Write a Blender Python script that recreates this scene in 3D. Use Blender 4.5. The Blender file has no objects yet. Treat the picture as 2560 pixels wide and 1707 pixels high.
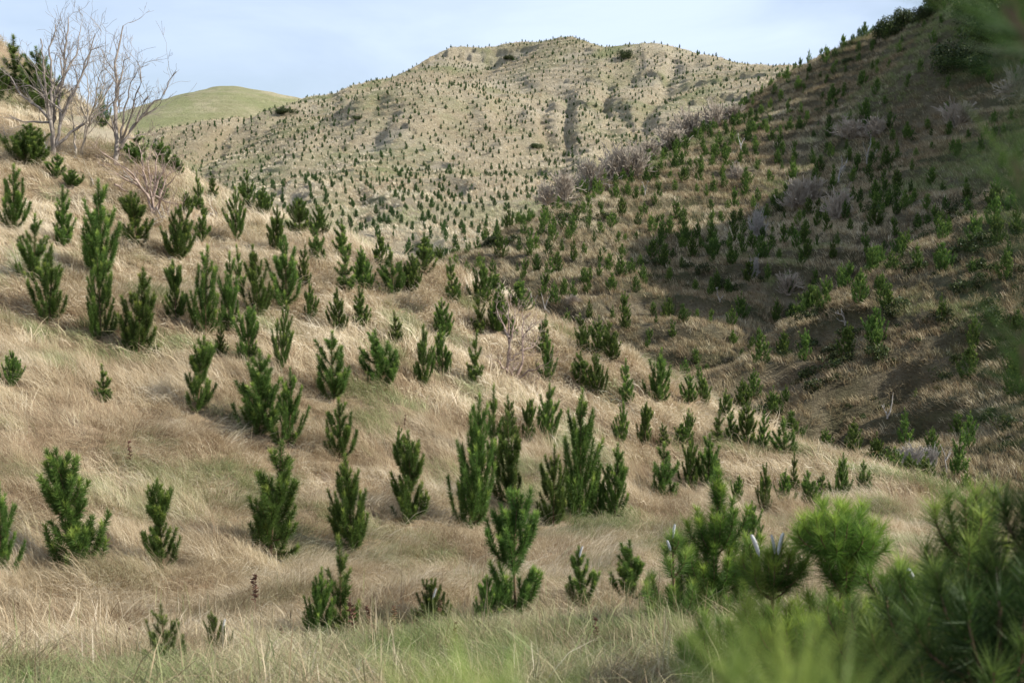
import bpy, math, random
import numpy as np
from mathutils import Vector, Matrix
rng = np.random.default_rng(7); random.seed(7)
S = bpy.context.scene
C = S.collection
PI = math.pi
# ---------------------------------------------------------------- camera
FPX = 2844.0                      # 40 mm lens on a 36 mm sensor, in pixels of the 2560 px photograph
PITCH = math.atan2(853.5 - 600, FPX)
cd = bpy.data.cameras.new('camera'); cam = bpy.data.objects.new('camera', cd); C.objects.link(cam)
cd.lens = 40.0; cd.sensor_width = 36.0; cd.clip_start = 0.05; cd.clip_end = 5000
cam.location = (0, 0, 0); cam.rotation_euler = (PI/2 - PITCH, 0, 0)
cd.dof.use_dof = True; cd.dof.focus_distance = 55.0; cd.dof.aperture_fstop = 4.2
S.camera = cam
# ---------------------------------------------------------------- sky and sun
SUN_EL, SUN_AZ = math.radians(37), math.radians(101)   # azimuth measured from +Y (view direction) clockwise: sun to the right, slightly behind
sun_dir = Vector((math.sin(SUN_AZ)*math.cos(SUN_EL), math.cos(SUN_AZ)*math.cos(SUN_EL), math.sin(SUN_EL)))
sl = bpy.data.lights.new('sun', 'SUN'); so = bpy.data.objects.new('sun', sl); C.objects.link(so)
sl.energy = 5.0; sl.angle = math.radians(0.5); sl.color = (1.0, 0.955, 0.88)
so.rotation_euler = sun_dir.to_track_quat('Z', 'Y').to_euler()
W = bpy.data.worlds.new('World'); S.world = W; W.use_nodes = True
nt = W.node_tree; nt.nodes.clear()
def N(t, kind, **kw):
    n = t.nodes.new(kind)
    for k, v in kw.items(): setattr(n, k, v)
    return n
out = N(nt, 'ShaderNodeOutputWorld'); bg = N(nt, 'ShaderNodeBackground')
sky = N(nt, 'ShaderNodeTexSky', sky_type='NISHITA', sun_disc=False, sun_elevation=SUN_EL, sun_rotation=SUN_AZ, air_density=1.0, dust_density=1.2, ozone_density=1.6)
tc = N(nt, 'ShaderNodeTexCoord'); mp = N(nt, 'ShaderNodeMapping'); mp.inputs['Scale'].default_value = (1.2, 1.2, 3.6)
mp.inputs['Rotation'].default_value = (0.0, 0.3, 0.2)
cn = N(nt, 'ShaderNodeTexNoise'); cn.inputs['Scale'].default_value = 2.6; cn.inputs['Detail'].default_value = 6; cn.inputs['Roughness'].default_value = 0.52; cn.inputs['Distortion'].default_value = 0.4
cr = N(nt, 'ShaderNodeMapRange'); cr.inputs[1].default_value = 0.38; cr.inputs[2].default_value = 0.68; cr.inputs[3].default_value = 0.42; cr.inputs[4].default_value = 0.80
mx = N(nt, 'ShaderNodeMix', data_type='RGBA')
mx.inputs[7].default_value = (7.5, 8.7, 10.8, 1)      # thin high cloud, as bright as the sky behind it (same physical scale as the sky texture)
nt.links.new(tc.outputs['Generated'], mp.inputs[0]); nt.links.new(mp.outputs[0], cn.inputs['Vector'])
nt.links.new(cn.outputs[0], cr.inputs[0]); nt.links.new(cr.outputs[0], mx.inputs[0])
nt.links.new(sky.outputs[0], mx.inputs[6]); nt.links.new(mx.outputs[2], bg.inputs[0]); nt.links.new(bg.outputs[0], out.inputs[0])
bg.inputs[1].default_value = 0.088
S.view_settings.view_transform = 'Standard'; S.view_settings.look = 'None'
S.view_settings.exposure = 0.5; S.view_settings.gamma = 1.0
S.render.film_transparent = False

# ---------------------------------------------------------------- helpers
def ray(u, v):
    c, s = math.cos(PITCH), math.sin(PITCH)
    a, b = (np.asarray(u, float) - 1280)/FPX, (853.5 - np.asarray(v, float))/FPX
    return np.stack([a, c + b*s, -s + b*c], -1)           # right, forward, up (not normalised)
def P(u, v, d):                                           # the point d metres ahead of the camera seen at that pixel
    r = ray(u, v); return r*(np.asarray(d, float)/r[..., 1])[..., None]
def proj(p):
    p = np.asarray(p, float); c, s = math.cos(PITCH), math.sin(PITCH)
    f = p[..., 1]*c - p[..., 2]*s; up = p[..., 1]*s + p[..., 2]*c
    return np.stack([1280 + FPX*p[..., 0]/f, 853.5 - FPX*up/f, f], -1)
def tag(o, label=None, cat=None, group=None, kind=None):
    if label: o['label'] = label
    if cat: o['category'] = cat
    if group: o['group'] = group
    if kind: o['kind'] = kind
    return o
# 2-D value noise
_T = np.random.default_rng(3).random((256, 256))
def vnoise(x, y):
    xi = np.floor(x).astype(np.int64); yi = np.floor(y).astype(np.int64)
    fx = x - xi; fy = y - yi; fx = fx*fx*(3-2*fx); fy = fy*fy*(3-2*fy)
    g = lambda a, b: _T[(a) & 255, (b) & 255]
    return ((g(xi, yi)*(1-fx) + g(xi+1, yi)*fx)*(1-fy) + (g(xi, yi+1)*(1-fx) + g(xi+1, yi+1)*fx)*fy)*2 - 1
def fbm(x, y, o=4, r=0.5):
    s = 0; a = 1; t = 0
    for i in range(o):
        s = s + a*vnoise(x*2**i + 17.3*i, y*2**i - 9.1*i); t += a; a *= r
    return s/t
def sstep(x, a, b):
    t = np.clip((x-a)/(b-a), 0, 1); return t*t*(3-2*t)
class TPS:
    def __init__(s, pts, lam=0.0):
        p = np.asarray(pts, float); s.c = p[:, :2]; n = len(p); s.k = 0.02; c = s.c*s.k
        r = np.linalg.norm(c[:, None]-c[None], axis=-1); K = s.phi(r) + lam*np.eye(n)
        Q = np.c_[np.ones(n), c]; A = np.zeros((n+3, n+3)); A[:n, :n] = K; A[:n, n:] = Q; A[n:, :n] = Q.T
        s.w = np.linalg.solve(A, np.r_[p[:, 2], 0, 0, 0]); s.cc = c
    @staticmethod
    def phi(r): return np.where(r > 1e-9, r*r*np.log(np.maximum(r, 1e-9)), 0)
    def __call__(s, x, y):
        x = np.asarray(x, float); sh = x.shape; q = np.stack([x.ravel(), np.broadcast_to(y, sh).ravel()], -1)*s.k
        o = np.empty(len(q)); n = len(s.cc)
        for i in range(0, len(q), 60000):
            b = q[i:i+60000]; o[i:i+60000] = s.phi(np.linalg.norm(b[:, None]-s.cc[None], axis=-1))@s.w[:n] + s.w[n] + b@s.w[n+1:]
        return o.reshape(sh)
# ---------------------------------------------------------------- terrain: four hills, each a height field over the plan
CREST = [(-260,-20,78),(0,115,70),(163,229,65),(286,310,62),(408,408,58),(482,453,56),(637,506,52),(751,577,50),(921,622,50),(1047,668,48),(1183,718,48),(1326,780,47),(1432,833,46),
         (1557,892,45),(1696,967,45),(1802,1033,44),(1933,1102,43),(2082,1151,42),(2307,1208,38),(2560,1330,30)]
n_pts = [P(*c) for c in CREST]
for c in CREST:
    for k, (dy, dz) in enumerate(((9, 3.2), (24, 11.0))):
        q = P(*c); n_pts.append(np.array([q[0]*(1+dy/q[1]), q[1]+dy, q[2]-dz]))
n_pts += [P(*c) for c in [(0,1707,11),(0,1400,17),(0,1100,24),(0,800,33),(0,600,40),(0,400,48),(0,250,58),(150,500,46),
     (640,1707,10),(640,1400,21),(640,1100,29),(640,800,38),(640,620,46),(330,1250,22),(330,950,30),(330,640,42),
     (1280,1707,9.5),(1280,1524,15),(1280,1280,27),(1280,1100,34),(1280,950,41),(950,1250,27),(950,950,36),(950,750,43),
     (1900,1707,8.5),(1900,1500,14),(1900,1380,22),(1900,1250,33),(1600,1250,30),(1600,1080,39),(2560,1600,9),(2300,1400,18)]]
n_pts += [np.array(p, float) for p in [(0,0,-1.7),(-5,0,-1.3),(5,0,-2.2),(0,-8,-1.0),(-12,-6,-.4),(12,-6,-2.8),(12,8,-4.2),(-14,6,-1.8),(-22,14,-1.2),(-30,30,4.0),(-40,60,15),(-42,44,10),(25,15,-7.5),(30,28,-11)]]
HN_ = TPS(n_pts, 0.002)
def HN(x, y):
    z = HN_(x, y); d = np.hypot(x, y)
    a = sstep(d, 5, 16)
    z = z + a*(0.36*fbm(x*.42+3, y*.42, 3) + 0.22*fbm(x*.95, y*.95+8, 2)) + .05*fbm(x*2.1, y*2.1, 2)
    return z
R_PTS = [(2095,163,200),(2197,104,190),(2369,5,178),(2560,-120,168),(1916,228,207),(1851,277,202),(1749,330,195),(1606,408,175),(1464,473,155),(1402,510,145),(1280,580,130),(1180,640,120),
     (2560,100,150),(1960,262,185),(2050,225,178),(2140,185,175),(2260,118,170),(2400,30,160),(1830,330,180),(1700,400,165),(2300,300,150),(2000,400,155),(2560,400,120),(2350,460,128),(2300,550,112),(2000,600,122),(1700,700,112),(1700,550,135),(1500,780,103),(1640,900,92),(2000,790,98),(2200,680,100),(1400,640,120),
     (2700,440,86),(2558,522,85),(2340,653,84),(2068,816,81),(1960,893,79),(1850,980,74),(2560,700,75),(2300,830,73),(2100,950,70),(2300,1040,62),(2560,950,60),(2000,1100,65),(2560,1200,48),(2350,1190,50)]
r_pts = [P(*c) for c in R_PTS]
for c in R_PTS[:12]:
    q = P(*c); r_pts.append(np.array([q[0]-6, q[1]+16, q[2]-9])); r_pts.append(np.array([q[0]-12, q[1]+45, q[2]-26]))
r_pts += [np.array(p, float) for p in [(116,165,58),(109,125,62),(104,106,66),(102,91,62),(90,75,33),(86,62,14),(80,45,0),(45,25,-10),(22,20,-16),(6,45,-16),(-15,70,-14),(-30,95,-14),(-20,130,-14),(145,200,76),(135,105,70),(124,66,30),(60,15,-4)]]
HR_ = TPS(r_pts, 0.0005)
def slip(x, y, c, ang, w, l, dep):          # a slump: sharp curved scarp at its head, debris apron below
    dx, dy = x-c[0], y-c[1]; ca, sa = math.cos(ang), math.sin(ang)
    a = dx*ca + dy*sa; b = -dx*sa + dy*ca   # a runs uphill, b across
    b = b + .25*w*vnoise(x*.35+c[0], y*.35); a = a + .12*l*vnoise(x*.5, y*.5+c[1])
    m = np.clip(1-(b/w)**2, 0, 1)**.5
    return -dep*m*sstep(l*m-a, 0, .09*l)*sstep(a, -l, .3*l)
def hit(H, u, v, d0=4., d1=620., n=1500):
    u = np.atleast_1d(np.asarray(u, float)); v = np.atleast_1d(np.asarray(v, float)); r = ray(u, v); r = r/r[:, 1:2]
    d = np.geomspace(d0, d1, n); p = r[:, None]*d[None, :, None]
    below = H(p[..., 0], p[..., 1]) > p[..., 2]
    i = below.argmax(1); ok = below.any(1) & (i > 0); i = np.maximum(i, 1)
    lo, hi = d[i-1], d[i]
    for _ in range(12):
        m = (lo+hi)/2; q = r*m[:, None]; b = H(q[:, 0], q[:, 1]) > q[:, 2]; hi = np.where(b, m, hi); lo = np.where(b, lo, m)
    return r*hi[:, None], ok
R_SL = [(1960,960,1.9,5,4,1.3),(2080,870,.9,5,3.5,1.5),(2230,1090,.6,6,3,1.0),(2120,1130,1.6,7,3,1.2),(2250,960,1.4,7,3,1.3),(2150,1020,1.8,6,3,1.1),(2420,880,1.2,7,3,1.0),(1860,720,1.2,9,5,1.2),(2330,330,.9,6,5,1.0),(1700,780,1.3,9,4,1.2)]
rs = hit(HR_, [s[0] for s in R_SL], [s[1] for s in R_SL], 45, 260, 500)[0]
GUL = [(-3, 108), (4, 100), (9, 93), (13, 87)]; GUL2 = [(13, 88), (20, 96), (28, 104), (38, 110), (50, 116)]
def dist_path(x, y, path):
    d = np.full(np.shape(x), 1e9)
    for (ax, ay), (bx, by) in zip(path[:-1], path[1:]):
        vx, vy = bx-ax, by-ay; t = np.clip(((x-ax)*vx+(y-ay)*vy)/(vx*vx+vy*vy), 0, 1); d = np.minimum(d, np.hypot(x-ax-t*vx, y-ay-t*vy))
    return d
def HR(x, y):
    z = HR_(x, y)
    z = z + sstep(x, 70, 95)*5*fbm(x*.06, y*.075+3, 3) + 1.0*fbm(x*.045+5, y*.045, 3) + .42*fbm(x*.22, y*.22+4, 3) + .14*fbm(x*.9, y*.9, 2)
    w_ = 2.2*vnoise(x*.16, y*.16)
    z = z - 3.8*np.exp(-(dist_path(x+w_, y, GUL)/4.2)**2) - 3.6*np.exp(-(dist_path(x, y+w_, GUL2)/3.8)**2)
    for s, p in zip(R_SL, rs): z = z + slip(x, y, p, s[2], s[3], s[4], s[5])
    h = z/1.9 + .8*fbm(x*.06, y*.06, 2); f = h - np.floor(h)              # stock terraces along the contour
    return z + .7*(sstep(f, 0, .3) - f)*(1+fbm(x*.12+9, y*.12, 2))
F_PTS = [(367,331,420),(571,302,430),(738,261,440),(901,212,450),(1081,143,470),(1138,118,474),(1211,112,480),(1313,108,480),(1423,100,462),(1598,122,440),(1729,131,430),(1790,149,420),(1917,167,400),(2100,157,400),(2300,120,390),
     (1150,190,448),(1000,222,428),(1260,150,462),(1330,185,420),(1270,226,385),(1150,240,348),(1000,230,352),(900,242,362),(780,290,385),
     (500,400,360),(500,470,300),(700,350,335),(900,330,315),(1100,330,312),(1300,330,325),(1500,300,335),(1700,250,350),(1850,225,350),(1500,200,400),(1700,190,395),(1100,270,335),
     (700,430,272),(900,430,250),(1100,430,250),(1300,430,262),(1450,400,275),(1600,350,295),(700,500,222),(900,520,195),(1100,520,195),(1250,500,212),(800,570,170),(1000,600,150),(1150,612,140),(600,560,180)]
f_pts = [P(*c) for c in F_PTS]
for c in F_PTS[:15]:
    q = P(*c); f_pts.append(np.array([q[0], q[1]+40, q[2]-14])); f_pts.append(np.array([q[0], q[1]+110, q[2]-55]))
f_pts += [P(*c) for c in [(200,400,330),(-200,470,330),(0,560,250),(300,620,160),(-300,650,160)]]
f_pts += [np.array(p, float) for p in [(5,115,-12),(40,150,-10),(70,200,8),(110,260,25),(30,100,-16),(-20,110,-12),(160,330,55)]]
HF_ = TPS(f_pts, 0.0004)
F_SL = [(945,345,1.9,11,11,4.0),(1050,385,1.9,9,8,3.5),(1590,215,1.2,9,12,4),(1400,260,1.9,10,10,4),(1350,250,1.8,8,9,3.5),(1500,270,2.0,8,10,3.5),(1640,160,1.5,10,8,3),(1160,150,1.5,24,10,5),(1240,150,1.2,20,9,4.5),
        (1440,140,1.5,8,7,3),(1790,262,1.0,11,13,5),(1845,205,1.2,9,8,3.5),(1460,212,1.2,16,5,3),(1700,225,1.4,16,6,3.5),(1320,415,1.6,10,9,3),(760,250,1.5,18,5,2.5),(1730,180,1.3,14,6,3)]
fs = hit(HF_, [s[0] for s in F_SL], [s[1] for s in F_SL], 120, 560, 500)[0]
def gullies(x, y):                                                       # drainage folds running down the face
    w = x + 14*fbm(x*.02, y*.012, 2)
    return np.abs(fbm(w*.05, y*.011+2, 3))
def HF(x, y):
    z = HF_(x, y)
    z = z + 2.0*fbm(x*.022+2, y*.022+7, 3) - 3.2*(1-sstep(gullies(x, y), 0, .4))*(1-.7*sstep(y, 380, 440)) + .5*fbm(x*.14, y*.14+4, 3)
    for s, p in zip(F_SL, fs): z = z + slip(x, y, p, s[2], s[3], s[4], .42*s[5])
    h = z/2.6 + 1.3*fbm(x*.03, y*.03, 2); f = h - np.floor(h)
    return z + .75*(sstep(f, 0, .3) - f)*(.6+.8*fbm(x*.05+9, y*.05, 2))
g_pts = [P(*c) for c in [(200,370,700),(302,310,700),(384,286,700),(461,261,705),(567,222,710),(640,231,712),(738,261,715),(900,300,720),(1100,340,720),(500,330,600),(700,360,600),(300,420,560),(900,400,600)]]
g_pts += [p + np.array([0, 60, -25]) for p in g_pts[:9]]
HG_ = TPS(g_pts)
def HG(x, y):
    z = HG_(x, y) + 1.6*fbm(x*.02, y*.02, 3) + .4*fbm(x*.1, y*.1, 2)
    h = z/3.2 + .8*fbm(x*.02, y*.02, 2); f = h-np.floor(h)
    return z + 1.1*(sstep(f, 0, .3)-f)*(.6+.8*fbm(x*.03, y*.03+3, 2))
# ---------------------------------------------------------------- meshes
def mesh_np(name, v, faces, mats=(), attrs=None, smooth=False, mi=None, domain='POINT'):
    """faces: (n,3) or (n,4) array, or list of such arrays"""
    me = bpy.data.meshes.new(name); v = np.asarray(v, np.float32)
    if isinstance(faces, np.ndarray): faces = [faces]
    faces = [f for f in faces if len(f)]
    nl = sum(f.size for f in faces); nf = sum(len(f) for f in faces)
    me.vertices.add(len(v)); me.vertices.foreach_set('co', v.ravel())
    me.loops.add(nl); me.polygons.add(nf)
    me.loops.foreach_set('vertex_index', np.concatenate([f.ravel() for f in faces]).astype(np.int32))
    tot = np.concatenate([np.full(len(f), f.shape[1]) for f in faces]); st = np.r_[0, np.cumsum(tot)[:-1]]
    me.polygons.foreach_set('loop_start', st.astype(np.int32))
    if mi is not None: me.polygons.foreach_set('material_index', np.asarray(mi, np.int32))
    me.polygons.foreach_set('use_smooth', np.full(nf, smooth))
    for m in mats: me.materials.append(m)
    for k, a in (attrs or {}).items():
        at = me.attributes.new(k, 'FLOAT', domain); at.data.foreach_set('value', np.asarray(a, np.float32))
    me.update(calc_edges=True)
    return me
def obj(name, me, parent=None):
    o = bpy.data.objects.new(name, me); C.objects.link(o)
    if parent: o.parent = parent
    return o
def polar_sheet(name, H, a0, a1, na, r0, r1, nr, mat, keep=None, attr=None):
    a = np.radians(np.linspace(a0, a1, na)); r = np.geomspace(r0, r1, nr)
    A, R = np.meshgrid(a, r); x, y = R*np.sin(A), R*np.cos(A); z = H(x, y)
    idx = np.arange(na*nr).reshape(nr, na)
    f = np.stack([idx[:-1, :-1], idx[:-1, 1:], idx[1:, 1:], idx[1:, :-1]], -1).reshape(-1, 4)
    if keep is not None:
        k = keep(x, y, z).ravel(); f = f[k[f].any(1)]
    at = {k: g(x, y, z).ravel() for k, g in (attr or {}).items()}
    me = mesh_np(name, np.stack([x, y, z], -1).reshape(-1, 3), f[:, ::-1], [mat], at, smooth=True)
    return obj(name, me)
# ---------------------------------------------------------------- materials
def mat(name):
    m = bpy.data.materials.new(name); m.use_nodes = True; t = m.node_tree; t.nodes.clear()
    o = N(t, 'ShaderNodeOutputMaterial'); return m, t, o
def noise(t, vec, scale, detail=4, rough=.55, dist=0, lo=.3, hi=.7):
    n = N(t, 'ShaderNodeTexNoise'); n.inputs['Scale'].default_value = scale; n.inputs['Detail'].default_value = detail; n.inputs['Roughness'].default_value = rough; n.inputs['Distortion'].default_value = dist
    t.links.new(vec, n.inputs['Vector']); r = N(t, 'ShaderNodeMapRange'); r.inputs[1].default_value = lo; r.inputs[2].default_value = hi
    t.links.new(n.outputs[0], r.inputs[0]); return r.outputs[0]
def mix(t, f, a, b, blend='MIX'):
    m = N(t, 'ShaderNodeMix', data_type='RGBA', blend_type=blend)
    if isinstance(f, (int, float)): m.inputs[0].default_value = f
    else: t.links.new(f, m.inputs[0])
    for i, c in ((6, a), (7, b)):
        if isinstance(c, tuple): m.inputs[i].default_value = (*c, 1)
        else: t.links.new(c, m.inputs[i])
    return m.outputs[2]
def mul(t, a, b, op='MULTIPLY'):
    m = N(t, 'ShaderNodeMath', operation=op)
    for i, c in ((0, a), (1, b)):
        if isinstance(c, (int, float)): m.inputs[i].default_value = c
        else: t.links.new(c, m.inputs[i])
    return m.outputs[0]
def attr(t, name, kind='GEOMETRY'):
    a = N(t, 'ShaderNodeAttribute', attribute_type=kind, attribute_name=name); return a.outputs['Fac']
def surf(t, o, col, rough=.85, transl=0, tcol=None, spec=.2, bump=None, bd=.1):
    p = N(t, 'ShaderNodeBsdfPrincipled'); p.inputs['Roughness'].default_value = rough; p.inputs['Specular IOR Level'].default_value = spec
    if isinstance(col, tuple): p.inputs['Base Color'].default_value = (*col, 1)
    else: t.links.new(col, p.inputs['Base Color'])
    if bump is not None:
        b = N(t, 'ShaderNodeBump'); b.inputs['Strength'].default_value = 1; b.inputs['Distance'].default_value = bd
        t.links.new(bump, b.inputs['Height']); t.links.new(b.outputs[0], p.inputs['Normal'])
    if transl:
        tr = N(t, 'ShaderNodeBsdfTranslucent'); c = tcol if tcol is not None else col
        if isinstance(c, tuple): tr.inputs[0].default_value = (*c, 1)
        else: t.links.new(c, tr.inputs[0])
        ms = N(t, 'ShaderNodeMixShader'); ms.inputs[0].default_value = transl
        t.links.new(p.outputs[0], ms.inputs[1]); t.links.new(tr.outputs[0], ms.inputs[2]); t.links.new(ms.outputs[0], o.inputs[0])
    else: t.links.new(p.outputs[0], o.inputs[0])
    return p
def pos(t): return N(t, 'ShaderNodeNewGeometry').outputs['Position']
def scaled(t, v, s):
    m = N(t, 'ShaderNodeMapping'); m.inputs['Scale'].default_value = s; t.links.new(v, m.inputs[0]); return m.outputs[0]
TAN, STRAW, BROWN, GREEN, CLAY = (.40,.295,.175), (.56,.46,.32), (.25,.165,.09), (.17,.20,.07), (.44,.38,.29)
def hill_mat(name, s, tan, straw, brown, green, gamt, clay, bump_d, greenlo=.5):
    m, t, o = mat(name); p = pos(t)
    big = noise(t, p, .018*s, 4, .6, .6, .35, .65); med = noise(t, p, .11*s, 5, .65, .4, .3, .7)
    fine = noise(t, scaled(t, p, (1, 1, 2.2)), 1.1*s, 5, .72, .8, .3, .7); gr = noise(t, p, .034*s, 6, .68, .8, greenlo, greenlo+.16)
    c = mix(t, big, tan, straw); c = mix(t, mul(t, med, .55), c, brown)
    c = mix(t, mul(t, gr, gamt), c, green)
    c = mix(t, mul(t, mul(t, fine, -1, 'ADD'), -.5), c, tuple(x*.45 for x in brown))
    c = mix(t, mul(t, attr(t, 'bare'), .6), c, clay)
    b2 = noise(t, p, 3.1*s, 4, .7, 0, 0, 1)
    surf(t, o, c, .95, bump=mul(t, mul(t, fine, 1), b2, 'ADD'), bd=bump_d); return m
M_N = hill_mat('dry_thatch', 5, (.36,.26,.15), (.46,.36,.24), (.25,.17,.10), (.15,.17,.06), .7, CLAY, .05)
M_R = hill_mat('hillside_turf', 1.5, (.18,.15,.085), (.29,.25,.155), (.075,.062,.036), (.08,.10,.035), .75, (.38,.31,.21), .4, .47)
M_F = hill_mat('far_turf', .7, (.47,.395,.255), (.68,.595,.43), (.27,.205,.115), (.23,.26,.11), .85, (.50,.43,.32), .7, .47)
M_G = hill_mat('green_turf', .5, (.36,.32,.18), (.46,.41,.26), (.24,.21,.11), (.20,.235,.085), .65, CLAY, .5, .40)
def bare_of(pts, sl, off):
    def g(x, y, z):
        b = np.zeros_like(x)
        for s, p in zip(sl, pts):
            b = np.maximum(b, np.clip(-slip(x, y, p, s[2], s[3], s[4], s[5])/s[5], 0, 1)*sstep(vnoise(x*.8+3, y*.8)+vnoise(x*.23, y*.23+9), -1.2, .5))
        return b
    return g
zero = lambda x, y, z: np.zeros_like(x)
base_n = P(286, 425, 57)
def bare_n(x, y, z):   # the crumbling bank beside the dead trees
    return sstep(-((x-base_n[0])/3.2)**2 - ((y-base_n[1])/3.)**2 + .5*vnoise(x*2, y*2), -1, -.2)
def thin(o, k): tag(o, kind='structure'); return o
ground = thin(polar_sheet('grassy_ground', HN, -62, 62, 760, 1.0, 92, 520, M_N, attr={'bare': bare_n}), 0)
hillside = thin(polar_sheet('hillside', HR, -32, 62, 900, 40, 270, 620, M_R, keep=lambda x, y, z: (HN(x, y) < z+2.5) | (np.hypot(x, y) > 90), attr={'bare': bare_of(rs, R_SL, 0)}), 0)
far_hill = thin(polar_sheet('far_hill', HF, -34, 34, 1150, 120, 640, 900, M_F, attr={'bare': bare_of(fs, F_SL, 0)}), 0)
green_hill = thin(polar_sheet('green_hill', HG, -36, 10, 500, 540, 860, 160, M_G, attr={'bare': zero}), 0)
#@@VEG
# ================================================================= vegetation
# ---------------------------------------------------------------- young pines
def nrm(a): return a/np.maximum(np.linalg.norm(a, axis=-1, keepdims=True), 1e-9)
def shoot_needles(rg, pts, dens, nl, nw, tip, spread=40, base=0.0):
    """needles along a polyline shoot: pointed forward, a tight brush at the tip. Returns verts (n,3,3), tone (n)"""
    pts = np.asarray(pts, float); seg = pts[1:]-pts[:-1]; L = np.linalg.norm(seg, axis=1); tot = L.sum()
    n = max(6, int(dens*tot*(1-base))); s = np.sort(base + (1-base)*rg.random(n)**.85)*tot; cum = np.r_[0, np.cumsum(L)]
    i = np.clip(np.searchsorted(cum, s)-1, 0, len(L)-1); f = (s-cum[i])/L[i]; o = pts[i]+seg[i]*f[:, None]; ax = seg[i]/L[i][:, None]
    q = nrm(rg.normal(size=(n, 3))); q = nrm(q - (q*ax).sum(1, keepdims=True)*ax)
    near = np.clip((s-(tot-.16))/.16, 0, 1)
    a = np.radians(spread*(1-.35*near) + rg.normal(size=n)*9)
    d = ax*np.cos(a)[:, None] + q*np.sin(a)[:, None]; ln = nl*(.75+.4*rg.random(n))*(1-.15*near)
    b = nrm(np.cross(d, rg.normal(size=(n, 3))))*nw/2
    mid = o + d*ln[:, None]*.5; end = o + d*ln[:, None]; end[:, 2] -= .12*ln*(1-near)
    tri = np.stack([o-b, o+b, end], 1) if nw > .0045 else np.stack([o-b, o+b, end], 1)
    li = np.clip(.12+.22*rg.random(n)+ .75*tip*near, 0, 1)  # the needles' own tone: random, paler on young tips
    return tri, li
def tube(pts, rad, k=5):
    pts = np.asarray(pts, float); rad = np.asarray(rad, float); n = len(pts)
    t = np.gradient(pts, axis=0); t = nrm(t); ref = np.where(np.abs(t[:, 2:3]) > .8, [[1., 0, 0]], [[0., 0, 1]])
    a = nrm(np.cross(t, ref)); b = np.cross(t, a); th = np.arange(k)*2*PI/k
    v = pts[:, None] + rad[:, None, None]*(a[:, None]*np.cos(th)[None, :, None] + b[:, None]*np.sin(th)[None, :, None])
    i = np.arange(n*k).reshape(n, k); j = np.roll(i, -1, 1)
    return v.reshape(-1, 3), np.stack([i[:-1], j[:-1], j[1:], i[1:]], -1).reshape(-1, 4)
def join_tubes(tt):
    v = []; f = []; o = 0
    for a, b in tt: v.append(a); f.append(b+o); o += len(a)
    return np.concatenate(v), np.concatenate(f)
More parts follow.
